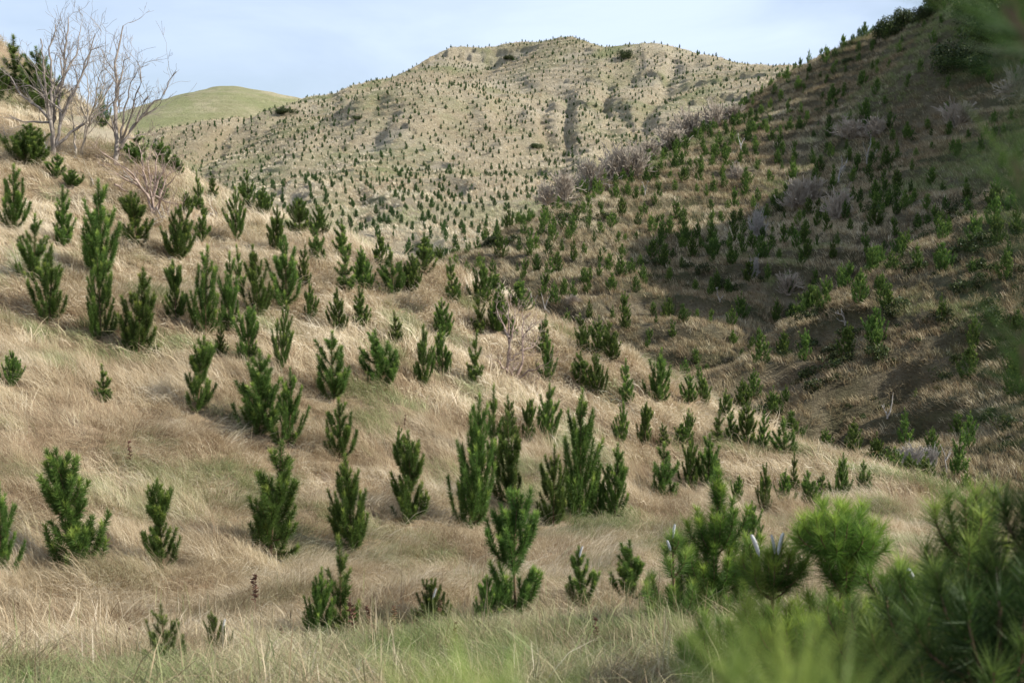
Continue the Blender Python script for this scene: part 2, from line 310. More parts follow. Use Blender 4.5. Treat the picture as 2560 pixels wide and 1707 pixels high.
def pine_geo(seed, kind, H=2.0, lod=1):
    rg = np.random.default_rng(seed); shoots = []; stems = []; drop = .06+.22*rg.random()
    lean = rg.normal(size=2)*.06
    stem = [np.array([lean[0]*z/H + .02*math.sin(3*z+seed), lean[1]*z/H+.02*math.cos(2.6*z+seed), z]) for z in np.linspace(-.15, H, 12)]
    st = lambda z: np.array([np.interp(z, np.linspace(-.15, H, 12), [p[i] for p in stem]) for i in range(3)])
    stems.append((stem, np.linspace(.034, .008, 12)*(H/2)**.5))
    # whorls: (height fraction, branches, reach, rise)
    if kind == 'full':   wh = [(.03,6,.50,.26),(.12,6,.50,.38),(.27,5,.43,.44),(.43,5,.34,.36),(.58,5,.25,.28),(.73,4,.15,.20)]
    elif kind == 'tier': wh = [(.04,7,.44,.24),(.12,6,.42,.34),(.22,4,.24,.30),(.36,4,.16,.2),(.47,5,.26,.26),(.55,6,.32,.34),(.66,5,.25,.30),(.80,4,.12,.20)]
    elif kind == 'open': wh = [(.05,5,.44,.62),(.18,4,.46,.62),(.36,4,.34,.52),(.55,3,.24,.40),(.74,3,.13,.28)]
    elif kind == 'slim': wh = [(.03,5,.34,.24),(.15,5,.31,.32),(.33,4,.24,.30),(.50,4,.19,.26),(.68,3,.13,.20)]
    elif kind == 'bush': wh = [(.03,8,.64,.38),(.12,8,.62,.62),(.26,7,.52,.66),(.42,6,.38,.54),(.60,5,.26,.42),(.78,4,.14,.28)]
    elif kind == 'dome': wh = [(.12,5,.30,.40),(.30,6,.36,.44),(.50,7,.44,.38),(.62,8,.60,.26),(.68,8,.48,.30),(.74,6,.28,.26)]
    else:                wh = [(.04,6,.44,.40),(.12,5,.36,.34),(.40,5,.52,.60),(.48,5,.42,.62),(.68,4,.24,.38),(.84,3,.10,.2)]      # crowned: bare stem, wide top
    for fz, nb, reach, rise in wh:
        ph = rg.random()*2*PI
        for b in range(nb):
            if rg.random() < drop: continue
            z0 = H*(fz + rg.normal()*.022); a = ph + b*2*PI/nb + rg.normal()*.25; R = reach*H/2*(.65+.6*rg.random()); U = rise*H/2*(.7+.5*rg.random())
            p0 = st(max(z0, 0)); dr = np.array([math.cos(a), math.sin(a), 0]); t = np.linspace(0, 1, 6)
            sw = rg.normal()*.12
            pts = np.array([p0 + dr*R*(1-(1-x)**1.7) + np.array([-dr[1], dr[0], 0])*sw*x*R + np.array([0, 0, U*(.45*x+.55*x**1.7)]) for x in t])
            shoots.append((pts, .06 if lod < 2 else 0)); stems.append((pts, np.linspace(.011, .004, 6)))
            for k in range(int(rg.integers(1, 4)) if reach > .2 else int(rg.integers(1, 3))):
                i = int(rg.integers(1, 5)); q0 = pts[i]; a2 = a + rg.choice([-1, 1])*(.5+.6*rg.random()); l = (.16+.24*rg.random())*H/2*(reach/.35+.4)/1.3
                d2 = np.array([math.cos(a2)*.6, math.sin(a2)*.6, .9]); q = np.array([q0 + d2*l*x + np.array([0, 0, .2*l*x*x]) for x in np.linspace(0, 1, 4)])
                shoots.append((q, 0)); stems.append((q, np.linspace(.006, .003, 4)))
    H_ = H*.86 if kind == 'dome' else H
    lead = np.array([st(z) for z in np.linspace(H*.58 if kind != 'tier' else H*.62, H_, 5)]); shoots.append((lead, 0))
    if kind in ('crown', 'dome', 'tier'): shoots.append((np.array([st(z) for z in np.linspace(H*.36, H*.6, 4)]), 0))
    if kind not in ('tier', 'crown', 'dome'): shoots.append((np.array([st(z) for z in np.linspace(.1, H*.6, 6)]), 0))
    D = {0: 900, 1: 560, 2: 150, 3: 44}[lod]; NL = {0: .135, 1: .145, 2: .13, 3: .16}[lod]; NW = {0: .0045, 1: .012, 2: .032, 3: .085}[lod]
    tr = []; li = []
    for p, b in shoots:
        a, l = shoot_needles(rg, p, D, NL, NW, rg.random()**1.3, 54, b); tr.append(a); li.append(l)
    T = np.concatenate(tr); Lg = np.concatenate(li)
    return T, Lg, stems, shoots
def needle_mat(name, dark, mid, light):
    m, t, o = mat(name); f = attr(t, 'tone')
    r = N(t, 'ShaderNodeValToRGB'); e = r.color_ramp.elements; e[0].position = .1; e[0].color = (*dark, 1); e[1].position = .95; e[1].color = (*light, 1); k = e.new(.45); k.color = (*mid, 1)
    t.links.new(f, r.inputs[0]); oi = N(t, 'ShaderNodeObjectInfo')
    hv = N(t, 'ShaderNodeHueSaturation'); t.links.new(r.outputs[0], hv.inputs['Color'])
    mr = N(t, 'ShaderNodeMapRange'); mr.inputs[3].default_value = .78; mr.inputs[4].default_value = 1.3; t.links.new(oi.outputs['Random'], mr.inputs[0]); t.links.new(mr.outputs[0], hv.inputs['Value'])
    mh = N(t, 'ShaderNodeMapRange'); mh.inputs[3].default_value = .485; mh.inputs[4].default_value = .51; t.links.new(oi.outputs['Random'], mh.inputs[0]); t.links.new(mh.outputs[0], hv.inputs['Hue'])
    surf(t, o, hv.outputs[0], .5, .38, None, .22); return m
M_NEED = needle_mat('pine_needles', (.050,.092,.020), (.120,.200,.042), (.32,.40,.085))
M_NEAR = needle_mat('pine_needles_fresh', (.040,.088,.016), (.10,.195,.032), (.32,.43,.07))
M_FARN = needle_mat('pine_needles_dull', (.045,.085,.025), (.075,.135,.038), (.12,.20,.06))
def plain(name, col, rough=.9, col2=None, sc=12, spec=.2):
    m, t, o = mat(name); c = col
    if col2: c = mix(t, noise(t, pos(t), sc, 4, .6, .3), col, col2)
    surf(t, o, c, rough, spec=spec); return m
M_BARK = plain('pine_bark', (.20,.13,.075), .9, (.11,.07,.045), 30)
M_DEAD = plain('dead_wood', (.34,.295,.255), .85, (.15,.125,.10), 5)
M_TWIG = plain('grey_twigs', (.46,.395,.315), .9, (.25,.21,.165), .8)
M_WHITE = plain('bleached_wood', (.44,.41,.37), .8, (.27,.245,.215), 3)
M_ROCK = plain('crumbling_rock', (.40,.30,.19), .95, (.17,.13,.10), 2.2)
M_SLEEVE = plain('pale_sleeve', (.58,.58,.56), .6, (.32,.33,.33), 60, .4)
M_WEED = plain('rusty_weed', (.15,.075,.045), .9, (.085,.05,.04), 20)
M_SCRUB = needle_mat('scrub_leaves', (.022,.035,.012), (.045,.065,.02), (.09,.11,.035))
def tri_mesh(name, T, Lg, m):
    n = len(T); return mesh_np(name, T.reshape(-1, 3), np.arange(n*3).reshape(n, 3), [m], {'tone': np.repeat(Lg, 3)})
def pine_parts(seed, kind, lod, m=None, H=2.0):
    T, Lg, stems, sh = pine_geo(seed, kind, H, lod)
    v, f = join_tubes([tube(p, r, 5 if lod < 2 else 3) for p, r in (stems if lod < 2 else stems[:1])])
    r = np.hypot(T[..., 0], T[..., 1]).ravel(); wd = 2*np.percentile(r, 95)
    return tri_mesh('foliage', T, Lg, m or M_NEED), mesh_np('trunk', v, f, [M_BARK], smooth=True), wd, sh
def pine_single(seed, kind, lod, m):
    T, Lg, stems, _ = pine_geo(seed, kind, 2.0, lod); v, f = tube(stems[0][0], stems[0][1]*1.2, 3); n = len(T)
    V = np.concatenate([T.reshape(-1, 3), v]); r = np.hypot(T[..., 0], T[..., 1]).ravel()
    me = mesh_np('pine', V, [np.arange(n*3).reshape(n, 3), f+3*n], [m, M_BARK], {'tone': np.r_[np.repeat(Lg, 3), np.zeros(len(v))]}, mi=np.r_[np.zeros(n), np.ones(len(f))])
    return me, 2*np.percentile(r, 88), (T, Lg)
def copy_tree(o, parent=None):
    c = o.copy(); C.objects.link(c); c.parent = parent
    for ch in o.children: copy_tree(ch, c)
    return c
GRP = 'young pines planted on the near grassy slope'
proto = {}
def proto_pine(kind, k, lod, m=None):
    key = (kind, k, lod)
    if key not in proto:
        fm, tm, wd, sh = pine_parts(100*k + {'full': 1, 'tier': 2, 'open': 3, 'slim': 4, 'bush': 5, 'crown': 6, 'dome': 7}[kind], kind, lod, m)
        proto[key] = (fm, tm, wd, sh)
    return proto[key]
def place_pine(loc, h, w, kind, k, lod, label, group=GRP, rz=None, m=None, cat='pine tree', wmin=.52):
    fm, tm, wd, sh = proto_pine(kind, k, lod, m)
    r = bpy.data.objects.new('pine_tree', None); C.objects.link(r); r.location = loc; r.empty_display_size = .2
    f = obj('foliage', fm, r); t = obj('trunk', tm, r)
    s = h/2.05; wx = float(np.clip((w/wd)/s, wmin, 1.7)); r.scale = (s*wx, s*wx, s)
    r.rotation_euler = (random.uniform(-.07, .07), random.uniform(-.08, .08), random.uniform(0, 6.28) if rz is None else rz)
    tag(r, label, cat, group); return r
def sleeve(root, tip, ln, rad, tilt):
    bpy.context.view_layer.update()
    t = np.linspace(0, 1, 9); tip = np.asarray(tip, float); ax = np.array([math.sin(tilt), 0, math.cos(tilt)])
    pts = tip - ax*ln*(1-t)[:, None] + np.array([1., 0, 0])*(.12*ln*(t**2))[:, None]*np.sign(tilt+.001)
    rd = rad*np.sqrt(np.clip(1-((t-.55)/.5)**4, .03, 1)); v, f = tube(pts, rd, 10)
    iv = np.array(root.matrix_world.inverted()); v = v@iv[:3, :3].T + iv[:3, 3]
    o = obj('shoot_sleeve', mesh_np('sleeve', v, f, [M_SLEEVE], smooth=True), root); return o
NEAR = """
35 215 88 60 slim|tall slim pine standing on the bare crest at the photo's top left corner
92 245 120 75 full|dark pine behind the left stems of the biggest dead tree
122 268 168 65 full|dark pine half hidden inside the crown of the biggest dead tree
10 240 170 45 bush|pine cut by the photo's left edge just below the crest
62 400 308 105 bush|broad low bushy pine left of the biggest dead tree's trunk
143 434 384 45 open|small pine just below the foot of the biggest dead tree
182 452 424 55 bush|tiny flattened pine in the grass below the earth bank
258 305 225 40 full|dark pine behind the thin grey stems between the two tall dead trees
340 402 335 70 full|dark pine on the crest right of the tall forked dead tree
402 410 345 55 full|dark pine on the crest behind the low dead shrub's top branches
440 425 388 38 bush|small pine right of the low dead shrub on the crest
405 485 430 40 slim|narrow pine showing between the branches of the low dead shrub
32 566 411 68 open|tall open pine near the photo's left edge level with the low dead shrub
82 694 536 78 full|bushy pine second of three stepping down beside the photo's left edge
157 600 465 50 slim|slim pine alone on tan grass left of the tall stacked pine
256 684 450 82 full|tallest stacked pine below the two tall dead trees
344 603 478 72 tier|waisted pine just left of the low dead shrub's base
444 632 513 78 bush|wide pine just right of the low dead shrub's base
508 590 505 38 slim|slim pine beside a scrap of pale driftwood right of the low dead shrub
474 522 480 34 bush|small round pine under two thin crest pines
498 512 425 24 slim|thinner taller one of the two thin crest pines
532 487 436 26 slim|shorter of the two thin crest pines nearest the far plantation
591 590 468 50 open|upright pine with forked top on pale grass below the crest
126 798 612 84 open|open pine with three pointed tops, lowest of three beside the left edge
251 828 624 74 full|pine directly below the tallest stacked pine, overlapping its foot
346 870 670 82 full|full cone-shaped pine in open grass below the waisted pine
440 786 650 54 tier|pine with round top above a bare gap, right of the full cone-shaped pine
513 832 613 82 open|tall pine with many raised arms, upper of the overlapping column of three
574 808 630 56 full|narrow-topped pine with a dark skirt, left of the pair with touching skirts
29 945 878 46 bush|small round pine near the left edge, alone in tan grass
260 985 908 40 slim|little oval pine with a pale weed stalk in front of it
494 1012 840 72 tier|two-tiered pine, lowest of the overlapping column of three
549 880 808 30 slim|short side pine pressed against the overlapping column of three
620 500 428 40 full|dark pine standing against the far plantation on the crest
663 512 468 42 bush|bushy pine just right of the dark crest pine
688 612 512 44 full|compact pine on pale grass right of the forked-top pine
749 578 498 50 crown|pine with flat leaning crown on the crest
797 556 515 54 bush|low bushy crest pine right of the flat-crowned one
797 646 562 46 full|dense pine standing below the low bushy crest pine
856 632 548 42 slim|thin pine, upper of an overlapping crest pair
863 712 622 48 slim|pine, lower of an overlapping crest pair
913 712 616 46 full|pine with a pointed top just above the bare pale shoulder
951 655 578 42 full|bright pine on the crest with smooth even sides
984 720 620 60 full|left one of a joined bushy pair on the pale shoulder
1026 714 636 56 bush|right one of a joined bushy pair on the pale shoulder
1060 672 582 56 open|pine on the crest above the joined bushy pair
714 760 590 74 open|big open pine with orange trunk showing near its foot
757 702 612 34 slim|slim pine touching the big open pine's upper right side
776 786 706 38 open|small open pine below the big open pine on its right
646 786 612 66 open|tall forked pine, right one of the pair with touching skirts
600 720 612 30 slim|slim top rising between the pair with touching skirts
621 894 768 58 crown|pine with rounded head above a bare stem and low skirt
700 918 754 42 open|thin sparse pine with three spiky arms above a narrow waist
851 823 720 50 open|left one of two medium pines below the big open pine
905 806 716 44 slim|right one of two medium pines below the big open pine
991 842 776 34 slim|small oval pine alone in pale grass
1110 832 746 48 full|smooth oval pine above another of the same width
1108 930 815 60 full|wide pine directly under the smooth oval one
1055 960 812 52 open|sparse dark pine leaning beside the wide one
833 987 828 82 open|tall pine with a separate low shoot on its left
953 954 822 84 full|dense triangular pine in the middle of the slope
648 1066 878 102 full|large spreading pine, left of a touching pair
722 1098 918 82 full|large pine, right of a touching pair
1134 742 645 38 slim|narrow crest pine left of the dense valley-edge clump
1201 745 645 54 full|tall pine on the crest with its foot in pale grass
1202 822 726 38 slim|narrow pine below the tall crest pine
1244 812 716 50 full|dark pine just left of the bare dead sapling's top
1240 730 678 52 full|pine on the crest behind the dark one
1300 764 698 56 bush|dense pine at the valley edge behind the dead sapling
1282 828 790 24 slim|little pine seen through the dead sapling's twigs
1186 944 826 42 slim|straight narrow pine left of the dead sapling's foot
1358 868 786 36 slim|narrow upper pine right of the dead sapling
1371 938 842 42 full|narrow lower pine right of the dead sapling
1462 876 784 46 full|leftmost of three merged pines on the bright crest
1495 874 790 46 full|middle of three merged pines on the bright crest
1530 886 802 44 full|last and lowest of three merged pines on the bright crest
1454 952 880 48 open|left half of a wide double pine below the merged three
1490 972 884 54 bush|right half of a wide double pine below the merged three
1564 994 898 36 slim|thin yellow-tipped pine at the bright crest
1644 988 870 60 full|dark full pine standing on the bright crest against the shaded gully
1237 1146 963 46 slim|slender pine rising behind the two tallest central pines
1175 1298 990 90 full|tallest central pine, the left one, with an orange foot
1277 1090 988 40 slim|pointed top just behind the right one of the two tallest central pines
1271 1248 1033 92 open|tallest central pine, the right one, with gaps low down
1318 1090 1000 34 crown|small leaning pine with a bare stem behind the central pair
1371 1090 961 54 full|dense pine below the dead sapling
1448 1280 978 76 full|very tall pine above the bright green grass patch
1550 1108 1006 42 open|open pine with raised arms beside a dark hollow
1611 1098 1006 36 tier|thin two-part pine alone on bright grass
1385 1292 1112 80 full|bushy pine left of the very tall one, touching it
1538 1270 1110 66 full|smooth pine right of the very tall one
1494 1272 1170 48 bush|low pine filling the gap beside the very tall one
1722 992 935 44 bush|left of two round pines on the far side of the crest
1756 1006 938 46 bush|right of two round pines on the far side of the crest
1812 1044 972 42 full|upper pine where the bright crest meets the gully
1824 1104 1030 44 open|forked pine below the upper one at the crest's end
1863 1112 1016 50 crown|pine with round head and long low side arm near the crest's end
1904 1112 1027 36 slim|narrow dark pine at the crest's end
1961 1138 1041 60 full|full pine leaning right, last on the bright crest
1718 1090 1020 34 full|pine top above the large merged clump on bright grass
1700 1100 1055 36 bush|low pine behind the large merged clump on bright grass
1792 1108 1029 38 slim|slender pine right of the large merged clump's tops
1661 1104 1056 30 slim|slim top rising behind the cone-shaped pine with a dark hollow
1661 1232 1104 74 full|cone-shaped pine with a dark hollow at its left foot
1724 1212 1078 52 full|left stem of the large merged clump on bright grass
1769 1208 1082 58 full|right stem of the large merged clump on bright grass
1908 1264 1159 38 open|spiky pine on bright grass, left of the group of three
1957 1248 1171 46 full|short pine of the group of three on bright grass
1984 1230 1131 28 slim|thin pine of the group of three, rising behind the short one
1840 1238 1188 30 bush|faint small pine half sunk in bright grass
2028 1254 1176 46 full|pine above the bright green foreground crown
2055 1228 1180 30 slim|thin pine squeezed between two fuller ones near the shoulder's end
2100 1240 1131 48 full|pointed pine tallest near the shoulder's end
2164 1226 1149 36 full|lone pine at the shoulder's end before the bleached bushes
0 1412 1209 90 full|pine cut by the left edge, low in the photo
196 1410 1119 124 tier|two-tiered pine with long bare waist low on the slope
409 1394 1193 82 tier|thin pale two-tiered pine in open tan grass
427 1648 1512 100 open|bushy young pine sunk in grass near the photo's bottom, the larger of two
548 1612 1525 66 bush|small pine sunk in grass with one white sleeve on its shoot
72 1726 1668 54 open|pine tip at the very bottom left
678 1360 1101 122 full|large upswept pine with a deep shadow at its left foot
881 1350 1132 90 full|pine with spaced lobes beside a dark hollow in the grass
850 1134 992 80 open|knobbly pine right of the large touching pair
1025 1286 1080 80 tier|pine with small head, thin neck and rounded base
997 1128 1065 24 slim|tiny pine tip beside the small-headed pine's head
856 1572 1343 80 slim|tall right stem of the bright pine pair near the bottom
798 1580 1417 72 full|shorter left stem of the bright pine pair near the bottom
1076 1550 1448 86 bush|low pine in seeding weeds with a white sleeve
1286 1515 1230 138 crown|pine with yellow leader and wide raised arms above a bare stem
1225 1540 1440 80 bush|low bush of pine shoots at the foot of the yellow-leader pine
1450 1503 1368 80 open|small sparse pine with a pale sleeve on its leader
1584 1490 1352 92 open|small pine with raised side shoots beside the tall dark foreground pine
1880 1345 1252 62 full|pine behind the shoulder of the tall dark foreground pine
"""
# (the rest of the near planting stands beyond the crest end, on the hillside's foot)
HILLFOOT = """
2240 1214 1131 48 full|left pine of three in front of the bleached bushes
2276 1210 1131 46 full|middle pine of three in front of the bleached bushes
2298 1208 1156 44 bush|right and lowest pine of three in front of the bleached bushes
2362 1214 1170 26 slim|dim small pine right of the bleached bushes
2412 1222 1174 30 full|dim round pine farther right of the bleached bushes
"""
def place_list(txt, H, grp, d0=4., d1=300., lodf=None):
    rows = [l.split('|') for l in txt.strip().splitlines()]; q = [r[0].split() for r in rows]
    u = np.array([float(a[0]) for a in q]); vb = np.array([float(a[1]) for a in q]); vt = np.array([float(a[2]) for a in q]); w = np.array([float(a[3]) for a in q])
    p, ok = hit(H, u, vb+4, d0, d1); vv = vb+4
    for _ in range(40):
        if ok.all(): break
        vv = np.where(ok, vv, vv+4); p2, ok2 = hit(H, u, vv, d0, d1); p = np.where(ok[:, None], p, p2); ok = ok | ok2
    p2, ok2 = hit(H, u, vv + .16*FPX/p[:, 1], d0, d1); p = np.where(ok2[:, None], p2, p)
    out = []
    for i in range(len(u)):
        d = p[i, 1]; top = P(u[i], vt[i], d)[2]; h = float(top - p[i, 2]); out.append(p[i])
        k = 1 + (i*7) % 5; kind = q[i][4]
        rt = place_pine(Vector(p[i]), max(h, .3)*1.02, w[i]/FPX*d*1.08, kind, k, 1 if d > 13 else 0, rows[i][1], grp)
        if 'white sleeve' in rows[i][1] or 'pale sleeve' in rows[i][1]: sleeve(rt, P(u[i]+(11 if 'sparse' not in rows[i][1] else 3), vt[i]+(22 if 'sparse' not in rows[i][1] else -3), d), .15, .014, .15)
    return np.array(out), u, vb
NP_, nu, nv = place_list(NEAR, HN, GRP)
HP_, _, _ = place_list(HILLFOOT, HR, GRP, 40)
# ---------------------------------------------------------------- close pines at the right and bottom of the picture
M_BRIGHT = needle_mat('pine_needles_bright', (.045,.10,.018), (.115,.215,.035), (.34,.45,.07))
def close_pine(u, vtop, d, h, w, kind, k, label, rz=0, sleeves=(), m=None):
    x, y, ztop = P(u, vtop, d)
    r = place_pine(Vector((x, y, ztop-h)), h, w, kind, k, 0, label, 'tall pines close to the camera', rz, m or M_NEAR, wmin=.45)
    for (su, sv, sd, ln, rad, tl) in sleeves: sleeve(r, P(su, sv, sd), ln, rad, tl)
    return r
def tuft_pine(d, stem, tufts, label, m, sleeves=(), seed=1, nl=.14, nw=.0036, dens=1000, group='tall pines close to the camera', brush=52):
    """a pine built whorl by whorl: a stem through STEM and at each whorl (u, v, shoots, length in px, widest angle) a burst of upswept bottle-brush shoots"""
    rg = np.random.default_rng(seed); top = P(*stem[0], d); q = [P(*s_, d) for s_ in stem]; g = q[-1].copy(); g[2] = min(HN(g[:1], g[1:2])[0] - .1, g[2] - .2); q.append(g)
    r = bpy.data.objects.new('pine_tree', None); C.objects.link(r); r.location = g; tag(r, label, 'pine tree', group)
    st = np.array(q[::-1]); L = np.r_[0, np.cumsum(np.linalg.norm(np.diff(st, axis=0), axis=1))]; t = np.linspace(0, L[-1], 14); st = np.stack([np.interp(t, L, st[:, k]) for k in range(3)], -1)
    shoots = [st[-4:]]; stems = [(st, np.linspace(.026, .007, 14))]
    for (u, vv, n, lp, am) in tufts:
        c = P(u, vv, d); ln = lp/FPX*d; ph = rg.random()*6
        for k in range(n):
            a = ph + k*2.4; tl = math.radians(am)*math.sqrt((k+.6)/n)*(.9+.2*rg.random()); l = ln*(.8+.35*rg.random()); x = np.linspace(0, 1, 6)
            out = l*math.sin(tl)*(1-(1-x)**1.8); up = l*math.cos(tl)*x + .28*l*math.sin(tl)*x**2
            p = c + np.stack([out*math.cos(a), out*math.sin(a), up - .25*l*rg.random()], -1); shoots.append(p[1:] if tl > .5 else p); stems.append((p, np.linspace(.008, .0035, 6)))
    tr = []; li = []
    for p in shoots:
        a, b = shoot_needles(rg, p, dens, nl, nw, .3+.7*rg.random(), brush, 0); tr.append(a); li.append(b)
    T = np.concatenate(tr) - g; f = obj('foliage', tri_mesh('foliage', T, np.concatenate(li), m), r)
    v_, f_ = join_tubes([tube(p-g, rr, 5) for p, rr in stems]); obj('trunk', mesh_np('trunk', v_, f_, [M_BARK], smooth=True), r)
    for s_ in sleeves: sleeve(r, P(*s_[:3]), *s_[3:])
    return r
M_SHADE = needle_mat('pine_needles_shaded', (.022,.045,.012), (.045,.09,.02), (.13,.19,.04))  # darker copy of the needles: shade on the close pines put into colour
tuft_pine(11.5, [(1797,1178),(1790,1400),(1785,1640)], [(1796,1262,5,55,22),(1792,1370,13,115,44),(1787,1480,18,155,56),(1785,1580,22,165,64),(1785,1670,24,200,76)], 'tall dark pine with long soft needles and pointed top in front of the bright slope', M_NEAR, seed=2, nw=.0055, dens=900)
tuft_pine(11.0, [(1683,1330),(1683,1430),(1690,1560)], [(1684,1380,4,40,35),(1683,1440,5,62,50),(1690,1540,8,110,60),(1690,1600,8,120,70)], 'thin pine with two white sleeves left of the tall dark pine', M_NEED, [(1683,1310,11.0,.15,.013,0),(1671,1350,10.95,.11,.014,-.2)], 3, nw=.0048, dens=700)
tuft_pine(7.5, [(1935,1372),(1932,1500),(1925,1690)], [(1932,1475,18,105,58),(1925,1600,12,110,65)], 'pine with three white sleeves on its upper shoots', M_NEAR, [(1885,1336,7.4,.15,.014,-.25),(1934,1336,7.45,.13,.010,-.08),(1952,1331,7.4,.15,.013,.1)], 4)
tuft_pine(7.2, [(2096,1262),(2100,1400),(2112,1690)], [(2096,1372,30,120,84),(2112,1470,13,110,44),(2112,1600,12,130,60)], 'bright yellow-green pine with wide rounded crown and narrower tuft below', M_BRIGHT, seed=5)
tuft_pine(5.4, [(2268,1440),(2272,1560),(2275,1700)], [(2270,1540,16,120,58),(2275,1650,12,150,70)], 'low dark pine with one white sleeve', M_NEAR, [(2272,1420,5.35,.06,.012,-.4)], 6)
tuft_pine(4.8, [(2440,1232),(2425,1400),(2400,1700)], [(2428,1395,6,150,36),(2405,1500,9,190,54),(2400,1620,9,220,66)], 'big dark pine with long raised shoots and yellow candles', M_NEED, seed=7)
tuft_pine(3.6, [(2590,1230),(2595,1400),(2600,1700)], [(2590,1400,5,170,40),(2595,1540,8,220,55),(2600,1680,8,260,66)], 'dark pine cut by the photo\'s right edge', M_SHADE, seed=8)
tuft_pine(6.4, [(1990,1560),(1995,1660)], [(1995,1640,14,110,66),(1995,1720,12,150,76)], 'low pine between the sleeved pine and the bright crowned pine', M_NEAR, seed=9)
tuft_pine(7.6, [(1850,1600),(1850,1690)], [(1850,1680,18,150,76),(1850,1740,14,190,84)], 'low spreading pine at the foot of the tall dark pine', M_NEED, seed=10)
tuft_pine(5.0, [(2180,1570),(2185,1690)], [(2182,1670,16,150,70),(2185,1760,14,190,80)], 'low spreading pine below the bright crowned pine', M_NEED, seed=11)
tuft_pine(4.1, [(2320,1540),(2320,1700)], [(2320,1690,11,200,70),(2320,1800,9,230,80)], 'dark pine filling the lower right, below the big dark pine', M_SHADE, seed=12)
tuft_pine(3.4, [(2500,1500),(2500,1700)], [(2500,1680,10,250,66),(2500,1820,9,300,80)], 'soft out-of-focus pine in the bottom right corner', M_SHADE, seed=13)
tuft_pine(.78, [(1940,1800),(1950,2100)], [(1945,1990,7,330,50)], 'very close blurred pine tip at the bottom of the photo', M_NEED, seed=14, nw=.0022, dens=700, nl=.11)
tuft_pine(.62, [(1200,1860),(1220,2200)], [(1215,2010,6,300,50)], 'pale blurred pine tip at the bottom centre', M_NEED, seed=15, nw=.0018, dens=500, nl=.10)
tuft_pine(.95, [(3000,-700),(3000,600),(3000,1500)], [(2930,1560,4,420,60),(2880,1120,5,420,70),(2840,640,5,420,70),(2800,240,5,400,70)], 'very close blurred pine leaning in from the photo\'s upper right', M_SHADE, (), 16, nw=.0022, dens=700, nl=.12)
place_pine(Vector((2.1, .75, -2.2)), 4.2, 1.5, 'full', 12, 0, 'unseen pine added beside the camera to shade the close branches', 'tall pines close to the camera', 1.0, M_NEED)  # added out of view, only to throw shade on the nearest branches
# ---------------------------------------------------------------- plantation on the hillside and on the far hill
def density_rows(H, x0, x1, y0, y1, sp, jit, seed):
    rg = np.random.default_rng(seed); X, Y = np.meshgrid(np.arange(x0, x1, sp), np.arange(y0, y1, sp*1.08))
    X = X + (np.arange(X.shape[0]) % 2)[:, None]*sp*.5
    x = X.ravel() + rg.normal(size=X.size)*jit + 1.3*vnoise(X.ravel()*.05, Y.ravel()*.05)*2; y = Y.ravel() + rg.normal(size=X.size)*jit
    return x, y, H(x, y), rg
def visible(p, Hs, lift=1.2):
    q = p + np.array([0, 0, lift]); ok = np.ones(len(p), bool); t = np.linspace(.04, .975, 110)
    for H, lo, hi in Hs:
        s = q[:, None]*t[None, :, None]; g = H(s[..., 0], s[..., 1]); rr = s[..., 1]
        ok &= ~((g > s[..., 2]) & (rr > lo) & (rr < hi)).any(1)
    return ok
def steepness(H, x, y, e=.8):
    return np.hypot((H(x+e, y)-H(x-e, y)), (H(x, y+e)-H(x, y-e)))/(2*e)
x, y, z, rg = density_rows(HR, -30, 130, 48, 245, 2.45, .40, 11)
p = np.stack([x, y, z], -1); px = proj(p); inn = (px[:, 0] > -40) & (px[:, 0] < 2640) & (px[:, 1] > -60) & (px[:, 1] < 1500)
p = p[inn]; px = px[inn]
nz = HN(p[:, 0], p[:, 1]); k = (p[:, 2] > nz) | (np.hypot(p[:, 0], p[:, 1]) > 92); p = p[k]; px = px[k]
k = (p[:, 2] > HF(p[:, 0], p[:, 1])-.3) & visible(p, [(HN, 1, 90), (HR, 45, 400)]); p = p[k]; px = px[k]
pr = np.full(len(p), .86)                                              # thinner where the photo shows open ground
pr = np.where((px[:, 1] > 700) & (px[:, 0] > 1450), .55, pr); pr = np.where((px[:, 1] > 930) & (px[:, 0] > 1900), .40, pr)
pr = np.where((px[:, 1] < 300), .58, pr); pr = np.where((px[:, 0] > 2250) & (px[:, 1] < 520), .42, pr)
pr = np.where((px[:, 1] > 555) & (px[:, 1] < 730) & (px[:, 0] < 1560), 1.0, pr)
pr *= np.where(steepness(HR, p[:, 0], p[:, 1]) > 1.25, .35, 1.0)
k = rg.random(len(p)) < pr; RP = p[k]; RPX = px[k]
h = (1.85 + .42*rg.normal(size=len(RP)))*np.where(RPX[:, 1] > 850, 1.0, 1.05); h = np.clip(h, .8, 2.7)
size = h*FPX/RPX[:, 2]
order = np.argsort(-size); NIND = 300 - len(NP_) - len(HP_) - 15; ind = order[:NIND]; rest = order[NIND:]
mid = [pine_single(900+i, kd, 2, M_NEED) for i, kd in enumerate(['full', 'slim', 'full', 'bush', 'open', 'full', 'tier'])]
WORDS = ['first', 'second', 'third', 'fourth', 'fifth', 'sixth', 'seventh', 'eighth', 'ninth', 'tenth', 'eleventh', 'twelfth', 'thirteenth', 'fourteenth', 'fifteenth', 'sixteenth', 'seventeenth', 'eighteenth', 'nineteenth', 'twentieth',
         'twenty-first', 'twenty-second', 'twenty-third', 'twenty-fourth', 'twenty-fifth', 'twenty-sixth', 'twenty-seventh', 'twenty-eighth', 'twenty-ninth', 'thirtieth']
iv = RPX[ind, 1]; bands = np.quantile(iv, np.linspace(0, 1, 13))[1:-1]; bd = np.digitize(iv, bands)
lab = {}
